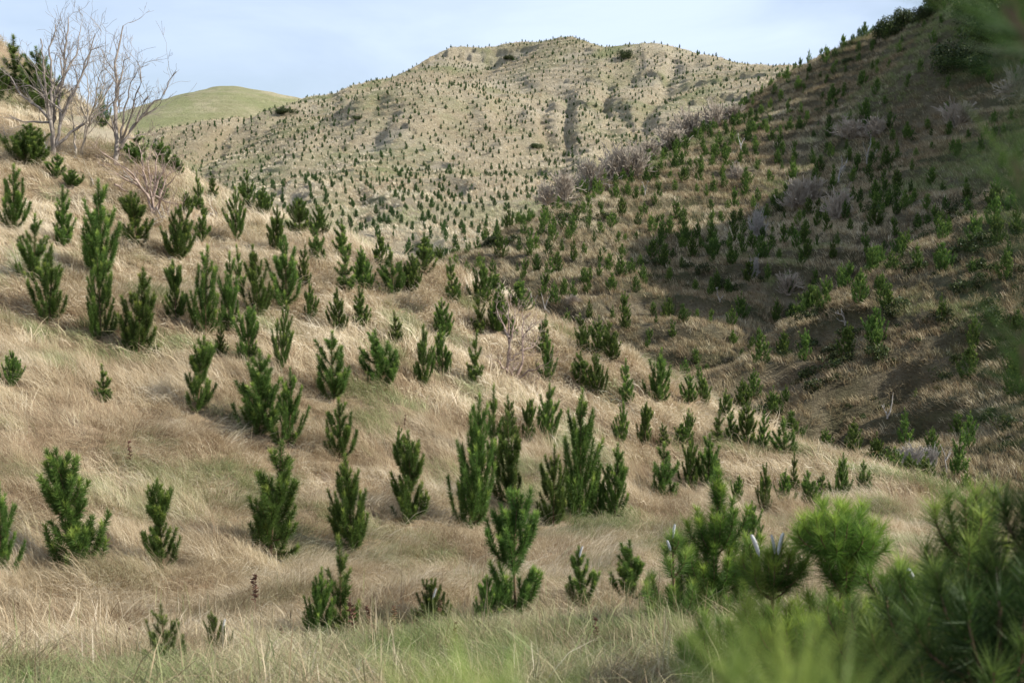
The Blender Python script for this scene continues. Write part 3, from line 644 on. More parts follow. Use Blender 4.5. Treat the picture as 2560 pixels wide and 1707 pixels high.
for b in range(12):
    m_ = ind[bd == b]; m_ = m_[np.argsort(RPX[m_, 0])]
    for j, i in enumerate(m_):
        sz = 'tall' if h[i] > 2.05 else 'short' if h[i] < 1.5 else 'medium'
        lab[i] = f'{sz} pine across the gully, {WORDS[min(j, 29)]} from left in hillside row {WORDS[11-b]} from bottom'
for i in ind:
    me, wd, _ = mid[int(rg.integers(0, 7))]; o = obj('pine_tree', me); o.location = RP[i] - np.array([0, 0, .05]); s = h[i]/2.05; o.scale = (s*.86, s*.86, s)
    o.rotation_euler = (random.uniform(-.05, .05), random.uniform(-.05, .05), random.uniform(0, 6.28)); tag(o, lab[i], 'pine tree', 'young pines on the hillside across the gully')
def merge(protos, P3, hh, rg, wmul=1.0):
    V = []; Lg = []
    for i in range(len(P3)):
        T, l = protos[int(rg.integers(0, len(protos)))]; s = hh[i]/2.05; a = rg.random()*2*PI; c, sn = math.cos(a)*s*wmul, math.sin(a)*s*wmul
        R = np.array([[c, sn, 0], [-sn, c, 0], [0, 0, s]]); V.append((T.reshape(-1, 3)@R + P3[i]).astype(np.float32)); Lg.append(np.repeat(np.clip(l + .12*rg.normal(), 0, 1), 3))
    return np.concatenate(V), np.concatenate(Lg)
V1, L1 = merge([m_[2] for m_ in mid], RP[rest], h[rest], rg, .86)
rg = np.random.default_rng(12); xc = np.arange(-150, 190, 2.55); yf = np.arange(120, 500, .4); XX, YY = np.meshgrid(xc, yf, indexing='ij')
ZZ = HF_(XX, YY) + 2*fbm(XX*.022+2, YY*.022+7, 2); ss = np.cumsum(np.abs(np.diff(ZZ, axis=1, prepend=ZZ[:, :1]))*.45 + .4*.14, axis=1) + .3*fbm(XX*.03, YY*.03, 2)   # planting rows that follow the contour
ii, jj = np.nonzero(np.diff(np.floor(ss), axis=1) > 0); x = xc[ii] + ((np.floor(ss[ii, jj])*.618) % 1 - .5)*2.5 + rg.normal(size=len(ii))*.3 + 1.2*vnoise(yf[jj]*.06, xc[ii]*.03); y = yf[jj] + rg.normal(size=len(ii))*.18; z = HF(x, y)
p = np.stack([x, y, z], -1); px = proj(p); k = (px[:, 0] > -20) & (px[:, 0] < 2300) & (px[:, 1] > 60) & (px[:, 1] < 760); p = p[k]; px = px[k]
k = (p[:, 2] > HR(p[:, 0], p[:, 1])-.3) & visible(p, [(HN, 1, 90), (HR, 60, 270), (HF, 120, 600)], 1.6); p = p[k]; px = px[k]
k = rg.random(len(p)) < np.where(steepness(HF, p[:, 0], p[:, 1], 1.5) > 1.05, .25, np.where(px[:, 1] > 420, .86, .70+.2*vnoise(p[:, 0]*.05, p[:, 1]*.05))); FP = p[k]
hf = np.clip(1.12+.30*rg.normal(size=len(FP)), .7, 2.6)*(1+.28*sstep(-FP[:, 1], -330, -170))
lo3 = [pine_single(950+i, kd, 3, M_FARN)[2] for i, kd in enumerate(['full', 'slim', 'full', 'bush', 'full', 'full'])]
V2, L2 = merge(lo3, FP, hf, rg, .8)
V = np.concatenate([V1, V2]); Lg = np.concatenate([L1, L2]); n = len(V)//3
mp_ = obj('pine_plantation', mesh_np('pine_plantation', V, np.arange(n*3).reshape(n, 3), [M_NEED, M_FARN], {'tone': Lg}, mi=np.r_[np.zeros(len(V1)//3), np.ones(len(V2)//3)]))
tag(mp_, 'countless small young pines dotting the far hill and distant hillside', 'plantation', kind='stuff')
print('pines', len(NP_), len(ind), len(rest), len(FP), n)
# ---------------------------------------------------------------- bare trees and shrubs
M_RED = plain('reddish_dead_wood', (.42,.33,.27), .85, (.17,.115,.09), 6)
def grow(rg, p0, d0, ln, r0, depth, out, up=.25, nseg=5, kids=(3, 6), ang=.6, wob=.12, shrink=.62, rmin=.004):
    pts = [np.array(p0, float)]; d = nrm(np.array(d0, float))
    for i in range(nseg):
        d = nrm(d + rg.normal(size=3)*wob + np.array([0, 0, up])*.3); pts.append(pts[-1] + d*ln/nseg)
    rad = np.linspace(r0, max(r0*.35, rmin), nseg+1); out.append((np.array(pts), rad))
    if depth <= 0: return
    for k in range(int(rg.integers(*kids))):
        i = int(rg.integers(1, nseg+1)); dd = nrm(pts[i]-pts[i-1]); q = nrm(rg.normal(size=3)); q = nrm(q - dd*(q@dd)); a = ang*(.6+.7*rg.random())
        grow(rg, pts[i], dd*math.cos(a)+q*math.sin(a), ln*shrink*(.6+.6*rg.random()), max(rad[i]*.6, rmin), depth-1, out, up, max(3, nseg-1), kids, ang, wob, shrink, rmin)
def polyline(pts, n):
    pts = np.asarray(pts, float); L = np.r_[0, np.cumsum(np.linalg.norm(np.diff(pts, axis=0), axis=1))]; t = np.linspace(0, L[-1], n)
    return np.stack([np.interp(t, L, pts[:, i]) for i in range(pts.shape[1])], -1)
def traced_tree(name, label, base, limbs, mat_, seed, twig=.9, group=None, dz=1.0, tw=(5, 9), cat='dead tree', tmin=.006):
    """limbs: [(px radius at start, [(u, v), ...])] in photo pixels at the depth of the base; every limb gets its own sideways lean in depth"""
    rg = np.random.default_rng(seed); d = base[1]; main = []; twigs = []
    for w, pl in limbs:
        q = P([a[0] for a in pl], [a[1] for a in pl], d); ph = rg.normal()*.35*dz
        L = np.linalg.norm(q - q[0], axis=1); q[:, 1] += ph*L; s = 1 + ph*L/d; q[:, 0] *= s; q[:, 2] *= s       # real depth for each limb
        n = max(6, int(L[-1]/.25)); qq = polyline(q, n); qq[1:-1] += rg.normal(size=(n-2, 3))*.025
        r = np.linspace(w, max(w*.22, .8), n)/FPX*d/2; main.append((qq, r))
        for k in range(int(rg.integers(*tw)*max(1, L[-1]/1.5)*.5)):
            i = int(rg.integers(max(1, n//4), n)); dd = nrm(qq[i]-qq[i-1]); e = nrm(rg.normal(size=3)); e = nrm(e-dd*(e@dd)); a = .35+.5*rg.random()
            grow(rg, qq[i], dd*math.cos(a)+e*math.sin(a), twig*(.35+.8*rg.random()), max(r[i]*.5, tmin*1.6), 2, twigs, .3, 4, (2, 4), .6, .2, .6, tmin)
    r = bpy.data.objects.new(name, None); C.objects.link(r); r.location = base; tag(r, label, cat, group)
    for nm, L, k in (('trunk', main, 6), ('twigs', twigs, 3)):
        if not L: continue
        v, f = join_tubes([tube(a, b, k) for a, b in L]); o = obj(nm, mesh_np(nm, v-np.asarray(base), f, [mat_], smooth=True), r)
    return r
def gpt(H, u, v, d0=4., d1=300.):
    p, ok = hit(H, [u], [v], d0, d1)
    return p[0]
z1 = lambda a: [(x/2.45, y/2.45) for x, y in a]
B1 = gpt(HN, 131, 398)
traced_tree('dead_tree', 'biggest bare dead tree, many pale upright stems fanning from one dark foot', B1, [
 (12, z1([(330,960),(320,780),(330,600),(390,480),(400,300),(420,180),(418,110)])), (11, z1([(330,940),(315,760),(285,600),(262,400),(250,240)])), (9, z1([(315,760),(318,560),(310,400),(300,300),(345,200),(340,150)])),
 (9, z1([(345,900),(375,740),(420,620),(470,540),(530,400),(560,270),(585,210)])), (8, z1([(370,760),(360,600),(400,450),(470,330),(480,230),(497,160)])), (7, z1([(375,740),(440,600),(500,480),(560,300),(635,282)])),
 (8, z1([(320,760),(240,660),(180,620),(100,545),(60,470),(0,420)])), (7, z1([(300,750),(200,745),(120,740),(60,710)])), (9, z1([(350,890),(450,800),(560,730),(640,680),(700,620),(765,570)])),
 (6, z1([(400,700),(330,640),(230,560),(170,520),(100,540)])), (6, z1([(285,600),(240,500),(220,420),(160,350)])), (5, z1([(390,480),(370,380),(375,350)])), (5, z1([(480,540),(470,440),(420,360)]))], M_DEAD, 21, 1.3)
B2 = gpt(HN, 203, 398)
traced_tree('dead_tree', 'thin grey multi-stemmed dead tree between the two tallest dead trees', B2, [
 (7, z1([(500,940),(520,850),(560,700),(590,600),(600,520),(620,440)])), (6, z1([(465,960),(460,850),(440,700),(430,640)])), (6, z1([(520,860),(540,700),(535,600),(540,500),(520,450)])),
 (5, z1([(560,720),(620,620),(680,540),(700,490)])), (5, z1([(540,760),(500,640),(490,560)])), (4, z1([(590,620),(640,540),(630,440)]))], M_TWIG, 22, 1.5, tw=(12, 18))
B3 = gpt(HN, 290, 420)
traced_tree('dead_tree', 'tall forked dead tree with one straight stem and long arm sweeping right', B3, [
 (13, z1([(700,1050),(712,960),(715,860),(706,700),(715,500),(710,380),(735,240),(755,160)])), (10, z1([(716,940),(760,860),(830,760),(880,640),(910,590)])), (7, z1([(740,880),(800,720),(830,600),(870,480),(835,370)])),
 (7, z1([(735,880),(760,700),(790,560),(805,500),(840,440)])), (7, z1([(800,800),(900,680),(980,600),(1030,500),(1080,440)])), (5, z1([(860,720),(930,680),(980,640)])), (6, z1([(712,560),(745,480),(755,380),(800,350)])),
 (5, z1([(760,860),(850,830),(900,820)]))], M_DEAD, 23, 1.3)
B4 = gpt(HN, 380, 545)
traced_tree('dead_shrub', 'low spreading dead shrub with reddish bare stems at the foot of the earth bank', B4, [
 (9, z1([(935,1340),(938,1230),(955,1080),(960,960),(945,920)])), (8, z1([(930,1330),(900,1180),(880,1080),(870,940),(830,870)])), (8, z1([(940,1330),(990,1180),(1020,1080),(1085,1040)])),
 (7, z1([(920,1220),(850,1140),(790,1050),(700,980),(620,930)])), (7, z1([(910,1200),(850,1140),(760,1090),(690,1050)])), (6, z1([(940,1200),(1000,1040),(1050,970)])), (6, z1([(960,1320),(1020,1150),(1080,1070)])),
 (6, z1([(940,1300),(920,1100),(900,1000),(940,870)])), (5, z1([(900,1120),(860,1020),(805,980)])), (5, z1([(950,1200),(1040,1240),(1100,1250)])), (6, z1([(930,1350),(1000,1290),(1050,1310)])), (5, z1([(940,1370),(1000,1380),(1040,1330)])),
 (6, z1([(700,1130),(760,1160),(810,1190)]))], M_RED, 24, .8, cat='dead shrub', tw=(7, 12))
c3 = lambda a: [(1040+x/2.45, 600+y/2.45) for x, y in a]
B5 = gpt(HN, 1275, 955)
traced_tree('dead_sapling', 'bare dead sapling with two thin stems standing in grass mid slope', B5, [
 (12, c3([(548,930),(555,860),(565,760),(570,620),(570,500),(560,370)])), (10, c3([(590,940),(600,870),(640,800),(655,700),(655,560),(650,450)])), (6, c3([(555,800),(520,760),(480,730)])), (6, c3([(570,600),(540,540),(490,410)])),
 (6, c3([(575,620),(600,540),(605,430)])), (6, c3([(655,680),(700,660),(750,600)])), (6, c3([(655,600),(690,540),(710,500)])), (7, c3([(590,830),(600,760)])), (6, c3([(620,850),(700,800),(800,760)])), (6, c3([(560,870),(500,840),(470,800)])),
 (6, c3([(570,740),(620,700),(660,680)])), (6, c3([(600,880),(660,880),(710,870)]))], M_RED, 25, .6, cat='dead sapling', tw=(8, 13))
# grey leafless shrubs and bleached snags on the hillside
def puff(rgs, n=60, R=1.0, up=.35, rmin=.013, depth=2):
    rg = np.random.default_rng(rgs); out = []
    for i in range(n):
        a = rg.random()*2*PI; e = .1+1.4*rg.random(); d = (math.cos(a)*math.cos(e), math.sin(a)*math.cos(e), math.sin(e))
        grow(rg, (rg.normal()*.06, rg.normal()*.06, 0), d, R*(.55+.3*rg.random()), .035, depth, out, up*.6, 4, (3, 6), .45, .13, .55, rmin)
    v, f = join_tubes([tube(a, b, 3) for a, b in out]); return v, f
pv = [puff(40+i) for i in range(3)]
pm = [mesh_np('shrub', v, f, [M_TWIG]) for v, f in pv]; pw = [mesh_np('pale_shrub', v, f, [M_WHITE]) for v, f in pv]
for m_, (v_, f_) in list(zip(pm, pv))+list(zip(pw, pv)): m_['bb'] = [float(2*np.percentile(np.hypot(v_[:, 0], v_[:, 1]), 93)), float(np.percentile(v_[:, 2], 97))]
SHRUB = """
1365 512 60 62 0|small grey leafless bush, lowest of the line along the ravine edge
1412 500 70 85 0|low grey leafless bush at the lower end of the line of ravine bushes
1480 478 110 95 0|large pale grey leafless bush with upright stems, lower left of the ravine line
1545 452 95 100 0|large pale grey leafless bush joined to the lower left one in the ravine line
1590 440 85 90 0|grey leafless bush closing the big pale clump of the ravine line
1622 402 75 62 0|dark round leafless bush just above the big pale clump
1676 378 85 70 0|middle dark round leafless bush of the ravine line
1722 352 100 88 0|largest dark round leafless bush high in the ravine line
1785 328 75 85 0|topmost rounded leafless bush of the ravine line
1835 300 55 45 0|small faded leafless bush above the topmost rounded one
2130 350 95 62 0|pink-grey leafless bush, left of a pair at the shadow's edge
2185 345 70 60 0|pink-grey leafless bush, right of a pair at the shadow's edge
2390 320 90 75 0|pale leafless bush deep in the shaded hillside
1990 520 85 85 0|round grey leafless bush, left one above the shaded gully
2030 505 60 70 0|round grey leafless bush beside its left twin above the shaded gully
2098 545 75 85 0|fan-shaped pale leafless bush with crooked white stems
1842 452 46 48 0|small pale leafless bush alone among hillside pines
1970 738 60 70 0|dim bare fan-shaped bush inside the shaded hollow
1430 762 38 30 0|tiny mauve bush beyond the bright crest
2545 240 90 90 0|dim leafless bush high in the shade at the right edge
2276 1186 84 86 1|large bleached bare bush behind the three pines low on the hillside
2330 1180 34 78 1|slim bleached bare bush right of the large bleached one
1893 592 42 80 1|bleached bare tangle among hillside pines
1885 695 32 60 1|white bare bush with upright stems over the shaded gully
"""
for l in SHRUB.strip().splitlines():
    a, b = l.split('|'); u, v, w, hh, k = [float(t) for t in a.split()]; p = gpt(HR, u, v, 42, 300); d = p[1]
    i = int(u) % 3; o = obj('leafless_shrub', (pw if k else pm)[i]); o.location = p; bb = o.data['bb']; o.scale = (.92*w/FPX*d/bb[0], .92*w/FPX*d/bb[0], .74*hh/FPX*d/bb[1]); o.rotation_euler = (0, 0, u)
    tag(o, b, 'shrub', 'leafless shrubs on the hillside')
z4 = lambda a: [(1920+x/2.45, y/2.45) for x, y in a]; z5 = lambda a: [(1960+x/2.45, 600+y/2.45) for x, y in a]
SNAGS = [((2165, 412), [(5, z4([(605,1005),(610,940),(630,880),(628,825)])), (4, z4([(612,960),(650,945),(672,915)])), (3, z4([(605,970),(590,900)]))], 'white dead snag standing in front of the pink-grey bush pair'),
 ((2098, 456), [(5, z4([(432,1118),(442,1040),(455,1000),(450,950)])), (4, z4([(450,1040),(480,1000),(488,965)]))], 'small white forked snag beside pines above the shaded hollow'),
 ((2113, 815), [(5, z5([(375,525),(372,480),(355,450),(350,415)])), (4, z5([(378,510),(388,460),(380,420)])), (3, z5([(365,500),(335,490),(320,475)])), (3, z5([(372,490),(365,450)]))], 'pale forked snag on the dark ridge above the lower spur'),
 ((2218, 1045), [(5, z5([(632,1095),(620,1060),(600,1015)])), (5, z5([(632,1085),(655,1030),(668,930)])), (3, z5([(628,1060),(635,1030)]))], 'white V-shaped snag above the bleached bushes'),
 ((1335, 768), [(4, c3([(715,400),(705,340),(690,290)])), (3, c3([(720,400),(735,360),(745,335)])), (3, c3([(712,370),(700,340)]))], 'small white bare snag, left of a pair beyond the crest'),
 ((1362, 785), [(4, c3([(790,430),(780,380),(765,320)])), (4, c3([(790,420),(805,370),(820,340)])), (3, c3([(795,420),(820,455)]))], 'small white bare snag, right of a pair beyond the crest'),
 ((2370, 1180), [(4, [(2368,1180),(2362,1140),(2350,1110)]), (3, [(2366,1150),(2378,1120)])], 'thin grey snag at the right foot of the bleached bushes'),
 ((1612, 490), [(5, [(1613,492),(1612,475),(1608,460)]), (3, [(1613,480),(1617,462)])], 'tiny white stump among pines below the ravine bushes'),
 ((1852, 375), [(4, [(1853,378),(1850,360),(1845,340)]), (3, [(1852,365),(1862,345)])], 'thin grey snag high on the sunlit hillside'),
 ((1800, 755), [(4, [(1800,755),(1797,742),(1790,735)]), (4, [(1800,750),(1810,738)])], 'crooked grey snag at the gully shadow')]
for i, ((u, v), limbs, lb) in enumerate(SNAGS):
    traced_tree('dead_snag', lb, gpt(HR, u, v+3, 42, 300), limbs, M_WHITE, 60+i, .5, 'bleached snags on the hillside', tw=(1, 3), cat='dead snag', tmin=.02)
# dark scrub: leafy clumps
def scrub_mesh(seed, n=4500, leaf=.055, m=None):
    rg = np.random.default_rng(seed); c = rg.normal(size=(14, 3))*[.42, .42, .16]+[0, 0, .35]; r = .22+.22*rg.random(14)
    i = rg.integers(0, 14, n); d = nrm(rg.normal(size=(n, 3))); o = c[i] + d*(r[i]*(.55+.45*rg.random(n)))[:, None]; o[:, 2] = np.maximum(o[:, 2], 0)
    a = nrm(rg.normal(size=(n, 3)))*leaf; b = nrm(np.cross(a, d+.3*rg.normal(size=(n, 3))))*leaf*.6
    return tri_mesh('scrub', np.stack([o-b, o+b, o+a], 1), rg.random(n), m or M_SCRUB)
sc_ = [scrub_mesh(70+i) for i in range(3)]
SCR = """
2218 100 70 62 R|dark dense bush with flat top, lowest on the right skyline
2262 72 62 48 R|dark dense bush, second up the right skyline
2312 52 44 40 R|dark small bush, third up the right skyline
2345 22 70 40 R|dark bush where the right skyline meets the photo's top
2185 118 18 20 R|tiny dark bush at the foot of the right skyline
2120 163 26 18 R|low dark scrub in the saddle of the skyline
1565 148 34 24 F|lone dark rounded bush near the far hill's ridge
712 286 56 16 F|long dark green thicket on the far hill's left shoulder
893 300 24 11 F|small dark green bush near the big slump scar
1270 150 26 12 F|dark scrub under the far ridge's first notch
1340 372 30 14 F|dark green thicket low on the far hill
2400 190 150 80 R|dark scrub patch high in the shaded right corner
2520 120 190 110 R|dark scrub mass at the upper right edge
2470 60 190 100 R|dark scrub mass below the photo's top right edge
1060 620 40 14 F|grey-green scrub along the stream at the far hill's foot
1240 606 60 18 R|grey-green scrub at the ravine's lower end
"""
for l in SCR.strip().splitlines():
    a, b = l.split('|'); a = a.split(); u, v, w, hh = [float(t) for t in a[:4]]; H = HR if a[4] == 'R' else HF; ok = False; vv = v
    while not ok and vv < v+60:
        p, ok = hit(H, [u], [vv], 42 if a[4] == 'R' else 130, 600); ok = bool(ok[0]); vv += 3
    p = p[0]; d = p[1]; o = obj('dark_bush', sc_[int(u) % 3]); o.location = p; o.scale = (w/FPX*d/1.5, w/FPX*d/1.5, (hh + vv-v-3)/FPX*d/.85); o.rotation_euler = (0, 0, u)
    tag(o, b, 'bush', 'dark evergreen bushes on the hills')
# crumbling bank of rocks by the dead trees
import bmesh
def rock(seed):
    bm = bmesh.new(); bmesh.ops.create_icosphere(bm, subdivisions=3, radius=1); rg = np.random.default_rng(seed); o = rg.random(3)*40
    from mathutils import noise as mn
    for v in bm.verts:
        n1 = mn.noise(v.co*1.3+Vector(o)); n2 = mn.cell(v.co*2.2+Vector(o)); v.co *= 1+.35*n1+.22*n2; v.co.z *= .8
    me = bpy.data.meshes.new('rock'); bm.to_mesh(me); bm.free(); me.materials.append(M_ROCK); return me
rk = [rock(i) for i in range(4)]
ROCKS = [(245,404,9,'tan rock at the upper end of the crumbling bank'),(256,398,7,'small rock beside the foot of the thin grey dead tree'),(262,418,10,'blocky rock in the middle of the crumbling bank'),(247,432,11,'largest rust-stained rock low in the crumbling bank'),
         (272,438,8,'rock under the roots of the tall forked dead tree'),(232,392,7,'grey rock at the top of the crumbling bank'),(278,452,7,'lowest rock below the crumbling bank'),(222,400,6,'small grey stone left of the crumbling bank'),(205,428,5,'loose stone in bare soil under the bank')]
for u, v, w, lb in ROCKS:
    p = gpt(HN, u, v); o = obj('rock', rk[int(u) % 4]); s = w/FPX*p[1]; o.location = p; o.scale = (s, s, s*1.1); o.rotation_euler = (u, v, u*v); tag(o, lb, 'rock', 'rocks of the crumbling bank')
FALLEN = [([(150,392),(190,400),(225,430),(232,470)], 6, 'pale fallen branch bending down the slope from the thin grey dead tree'), ([(300,440),(335,462),(372,486)], 7, 'fallen dead limb lying above the low dead shrub'),
 ([(385,560),(410,548),(440,556)], 6, 'bleached broken branch at the low dead shrub\'s foot'), ([(372,575),(400,560),(425,540)], 5, 'short bleached stick leaning on the low dead shrub'), ([(112,340),(116,380),(118,420)], 5, 'thin dead pole leaning below the biggest dead tree'),
 ([(0,350),(18,356),(32,352)], 5, 'pale stick in the grass beside the broad bushy pine'), ([(520,545),(535,540),(545,550)], 4, 'scrap of pale driftwood in crest grass')]
for i, (pl, w_, lb) in enumerate(FALLEN):
    q = hit(HN, [a[0] for a in pl], [a[1] for a in pl])[0]; q = polyline(q, 8) + np.array([0, 0, .12]) + np.random.default_rng(i).normal(size=(8, 3))*.03; r0 = w_/FPX*q[0, 1]/2; tt = [tube(q - q[0], np.linspace(r0, r0*.4, 8), 6)]
    for k in (3, 5):
        d_ = np.random.default_rng(50+i+k).normal(size=3)*.25; d_[2] = abs(d_[2]); tt.append(tube(np.array([q[k], q[k]+d_*.6, q[k]+d_*1.3]) - q[0], np.array([r0*.5, r0*.35, r0*.15]), 5))
    vv_, ff_ = join_tubes(tt); o = obj('fallen_branch', mesh_np('fallen_branch', vv_, ff_, [M_WHITE], smooth=True)); o.location = q[0]; tag(o, lb, 'branch', 'fallen dead branches on the crest')
# ---------------------------------------------------------------- grass
def grass_mat():
    m, t, o = mat('grass_blades'); p = pos(t); r = attr(t, 'rnd'); g = attr(t, 'tint', 'INSTANCER'); lum = attr(t, 'lum', 'INSTANCER')
    dry = N(t, 'ShaderNodeValToRGB'); e = dry.color_ramp.elements
    e[0].position = 0; e[0].color = (.22,.15,.09, 1); e[1].position = 1; e[1].color = (.79,.70,.54, 1)
    for q, c in ((.35, (.42,.325,.20)), (.7, (.62,.525,.355))): k = e.new(q); k.color = (*c, 1)
    f = mul(t, mul(t, mul(t, r, .55), mul(t, lum, .75), 'ADD'), -.12, 'ADD'); t.links.new(f, dry.inputs[0])
    gr = mix(t, r, (.10,.16,.045), (.30,.36,.14))
    c = mix(t, g, dry.outputs[0], gr); surf(t, o, c, .62, .32, None, .25); return m
M_GR = grass_mat()
def clump(seed, n, L, rad, lean, wid, spread, stalk=0):
    rg = np.random.default_rng(seed); V = []; F4 = []; rd = []; o = 0; k = 4
    for i in range(n):
        a = rg.normal()*spread; l = L*(.55+.6*rg.random()); b0 = np.array([rg.normal()*rad, rg.normal()*rad, -.03]); st = rg.random() < stalk
        e = lean*(.6+.6*rg.random()) if not st else lean*.35; t = np.linspace(0, 1, k); th = PI/2 - e*(.25+.95*t); th = np.maximum(th, -.25)
        hx = np.r_[0, np.cumsum(np.cos(th[:-1]))]/(k-1)*l; hz = np.r_[0, np.cumsum(np.sin(th[:-1]))]/(k-1)*l
        q = b0 + np.stack([hx*math.cos(a), hx*math.sin(a), hz], -1); side = np.array([-math.sin(a+rg.normal()*.7), math.cos(a+rg.normal()*.7), rg.normal()*.3]); w = wid*(.6+.8*rg.random())*np.array([1, .9, .6, .12])
        if st: w = wid*np.array([.5, .4, 1.3, .4])
        v = np.stack([q-side*w[:, None]/2, q+side*w[:, None]/2], 1).reshape(-1, 3); V.append(v)
        for j in range(k-1): F4.append([o+2*j, o+2*j+1, o+2*j+3, o+2*j+2])
        rd += [rg.random()]*(2*k); o += 2*k
    me = mesh_np('grass_clump', np.concatenate(V), np.array(F4), [M_GR], {'rnd': rd}, smooth=True); return bpy.data.objects.new('grass_clump', me)
def scatter(name, label, protos, pts, rot, scl, idx, tint, lum, cat):
    me = bpy.data.meshes.new(name); me.vertices.add(len(pts)); me.vertices.foreach_set('co', np.asarray(pts, np.float32).ravel())
    for k, a, ty in (('rot', rot, 'FLOAT_VECTOR'), ('scl', scl, 'FLOAT'), ('idx', idx, 'INT'), ('tint', tint, 'FLOAT'), ('lum', lum, 'FLOAT')):
        at = me.attributes.new(k, ty, 'POINT')
        if ty == 'FLOAT_VECTOR': at.data.foreach_set('vector', np.asarray(a, np.float32).ravel())
        else: at.data.foreach_set('value', np.asarray(a, np.int32 if ty == 'INT' else np.float32))
    o = obj(name, me); g = bpy.data.node_groups.new(name, 'GeometryNodeTree'); g.interface.new_socket('Geometry', in_out='INPUT', socket_type='NodeSocketGeometry'); g.interface.new_socket('Geometry', in_out='OUTPUT', socket_type='NodeSocketGeometry')
    gi = g.nodes.new('NodeGroupInput'); go = g.nodes.new('NodeGroupOutput'); ip = g.nodes.new('GeometryNodeInstanceOnPoints'); jn = g.nodes.new('GeometryNodeJoinGeometry')
    for q in reversed(protos):
        oi = g.nodes.new('GeometryNodeObjectInfo'); oi.inputs['Object'].default_value = q; oi.inputs['As Instance'].default_value = True; g.links.new(oi.outputs['Geometry'], jn.inputs[0])
    def na(nm, ty):
        a = g.nodes.new('GeometryNodeInputNamedAttribute'); a.data_type = ty; a.inputs[0].default_value = nm; return a.outputs[0]
    g.links.new(gi.outputs[0], ip.inputs['Points']); g.links.new(jn.outputs[0], ip.inputs['Instance']); ip.inputs['Pick Instance'].default_value = True
    g.links.new(na('idx', 'INT'), ip.inputs['Instance Index']); g.links.new(na('rot', 'FLOAT_VECTOR'), ip.inputs['Rotation']); g.links.new(na('scl', 'FLOAT'), ip.inputs['Scale']); g.links.new(ip.outputs[0], go.inputs[0])
    md = o.modifiers.new('scatter', 'NODES'); md.node_group = g; tag(o, label, cat, kind='stuff'); return o
def orient(H, x, y, flow, blend=.8, e=.25):
    gx = (H(x+e, y)-H(x-e, y))/(2*e); gy = (H(x, y+e)-H(x, y-e))/(2*e); n = nrm(np.stack([-gx*blend, -gy*blend, np.ones_like(gx)], -1))
    f = np.stack([np.cos(flow), np.sin(flow), 0*flow], -1); f = nrm(f - n*(f*n).sum(1, keepdims=True)); s = np.cross(n, f)
    return np.stack([np.arctan2(s[:, 2], n[:, 2]), np.arcsin(np.clip(-f[:, 2], -1, 1)), np.arctan2(f[:, 1], f[:, 0])], -1)
rg = np.random.default_rng(99)
# near slope
n = 95000; a = np.radians(rg.uniform(-36, 36, n)); r = 6.5*(64/6.5)**(rg.random(n)**.72)
far = rg.random(n) < .18; r = np.where(far, rg.uniform(30, 80, n), r); x, y = r*np.sin(a), r*np.cos(a); z = HN(x, y)
k = z > HR(x, y)-1; k &= ~((bare_n(x, y, z) > .35) & (rg.random(n) < .93)); k &= ~((x**2+(y-9)**2 < 0))
for q in NP_[:, :2]: k &= np.hypot(x-q[0], y-q[1]) > .38
x, y, z, r = x[k], y[k], z[k], r[k]; n = len(x)
flow = -2.2 + 2.6*fbm(x*.16+4, y*.16, 3) + 1.9*fbm(x*.7, y*.7, 2) + (.6+.9*(r < 14))*rg.normal(size=n)
gpatch = .85*sstep(fbm(x*.5+11, y*.5+2, 4) + .35*fbm(x*1.7, y*1.7, 2), .14, .38)
gp = gpt(HN, 1480, 1315); gpatch = np.maximum(gpatch, sstep(-np.hypot((x-gp[0])/1.9, (y-gp[1])/2.6)+.3*vnoise(x*2, y*2), -1.1, -.5))
gpatch = np.maximum(gpatch, sstep(-r, -15.5, -11)*(.75+.6*vnoise(x*.9, y*.9)))
gpatch = gpatch*(1-.65*sstep(-x, 0, 4)*sstep(-r, -27, -19)*sstep(r, 10, 12))
tint = np.clip(gpatch*(.5+.6*rg.random(n)), 0, 1)*(rg.random(n) < .35+.55*gpatch)
lum = np.clip(.40 + .46*fbm(x*.5, y*.5+5, 3) + .45*fbm(x*1.9, y*1.9, 2) + .2*rg.normal(size=n) + .30*sstep(r, 34, 44) - .22*sstep(-r, -15, -10), 0, 1.2)
scl = (.7+.55*rg.random(n))*(1+.5*(rg.random(n) < .05))*(.8+.25*sstep(r, 15, 40))*(1+.3*fbm(x*.4, y*.4, 2)); up = (.45*sstep(-r, -17, -12) > rg.random(n))
idx = np.where(up, 4+rg.integers(0, 2, n), rg.integers(0, 4, n)); idx = np.where(r > 34, 6+rg.integers(0, 2, n), idx)
flat = [clump(1+i, 26, .52, .12, 1.75, .0062, .5) for i in range(4)]; upr = [clump(11+i, 18, .42, .10, 1.05, .005, 2.4, .12) for i in range(2)]; farc = [clump(15+i, 16, .6, .16, 1.7, .014, .45) for i in range(2)]
g1 = scatter('dry_grass', 'long dry tan grass blown flat in swirls over the near slope', flat+upr+farc, np.stack([x, y, z], -1), orient(HN, x, y, flow), scl, idx, tint, lum, 'grass')
n = 620; a = np.radians(rg.uniform(-30, 30, n)); r = rg.uniform(7.5, 17, n); x, y = r*np.sin(a), r*np.cos(a); k = (vnoise(x*.7, y*.7)+.5*rg.normal(size=n) > .1) | ((x > 1.0) & (r < 12)); x, y, r = x[k], y[k], r[k]; n = len(x)
st = [clump(51+i, 6, .72, .10, .35, .006, 1.5, .6) for i in range(2)]
scatter('seeding_grass', 'tall brown seeding stalks and green blades in the near grass', st, np.stack([x, y, HN(x, y)], -1), orient(HN, x, y, rg.uniform(-3, 3, n), .2), .55+.5*rg.random(n), rg.integers(0, 2, n), (rg.random(n) < .35)*.8, np.clip(.25+.35*rg.normal(size=n), 0, 1), 'grass')
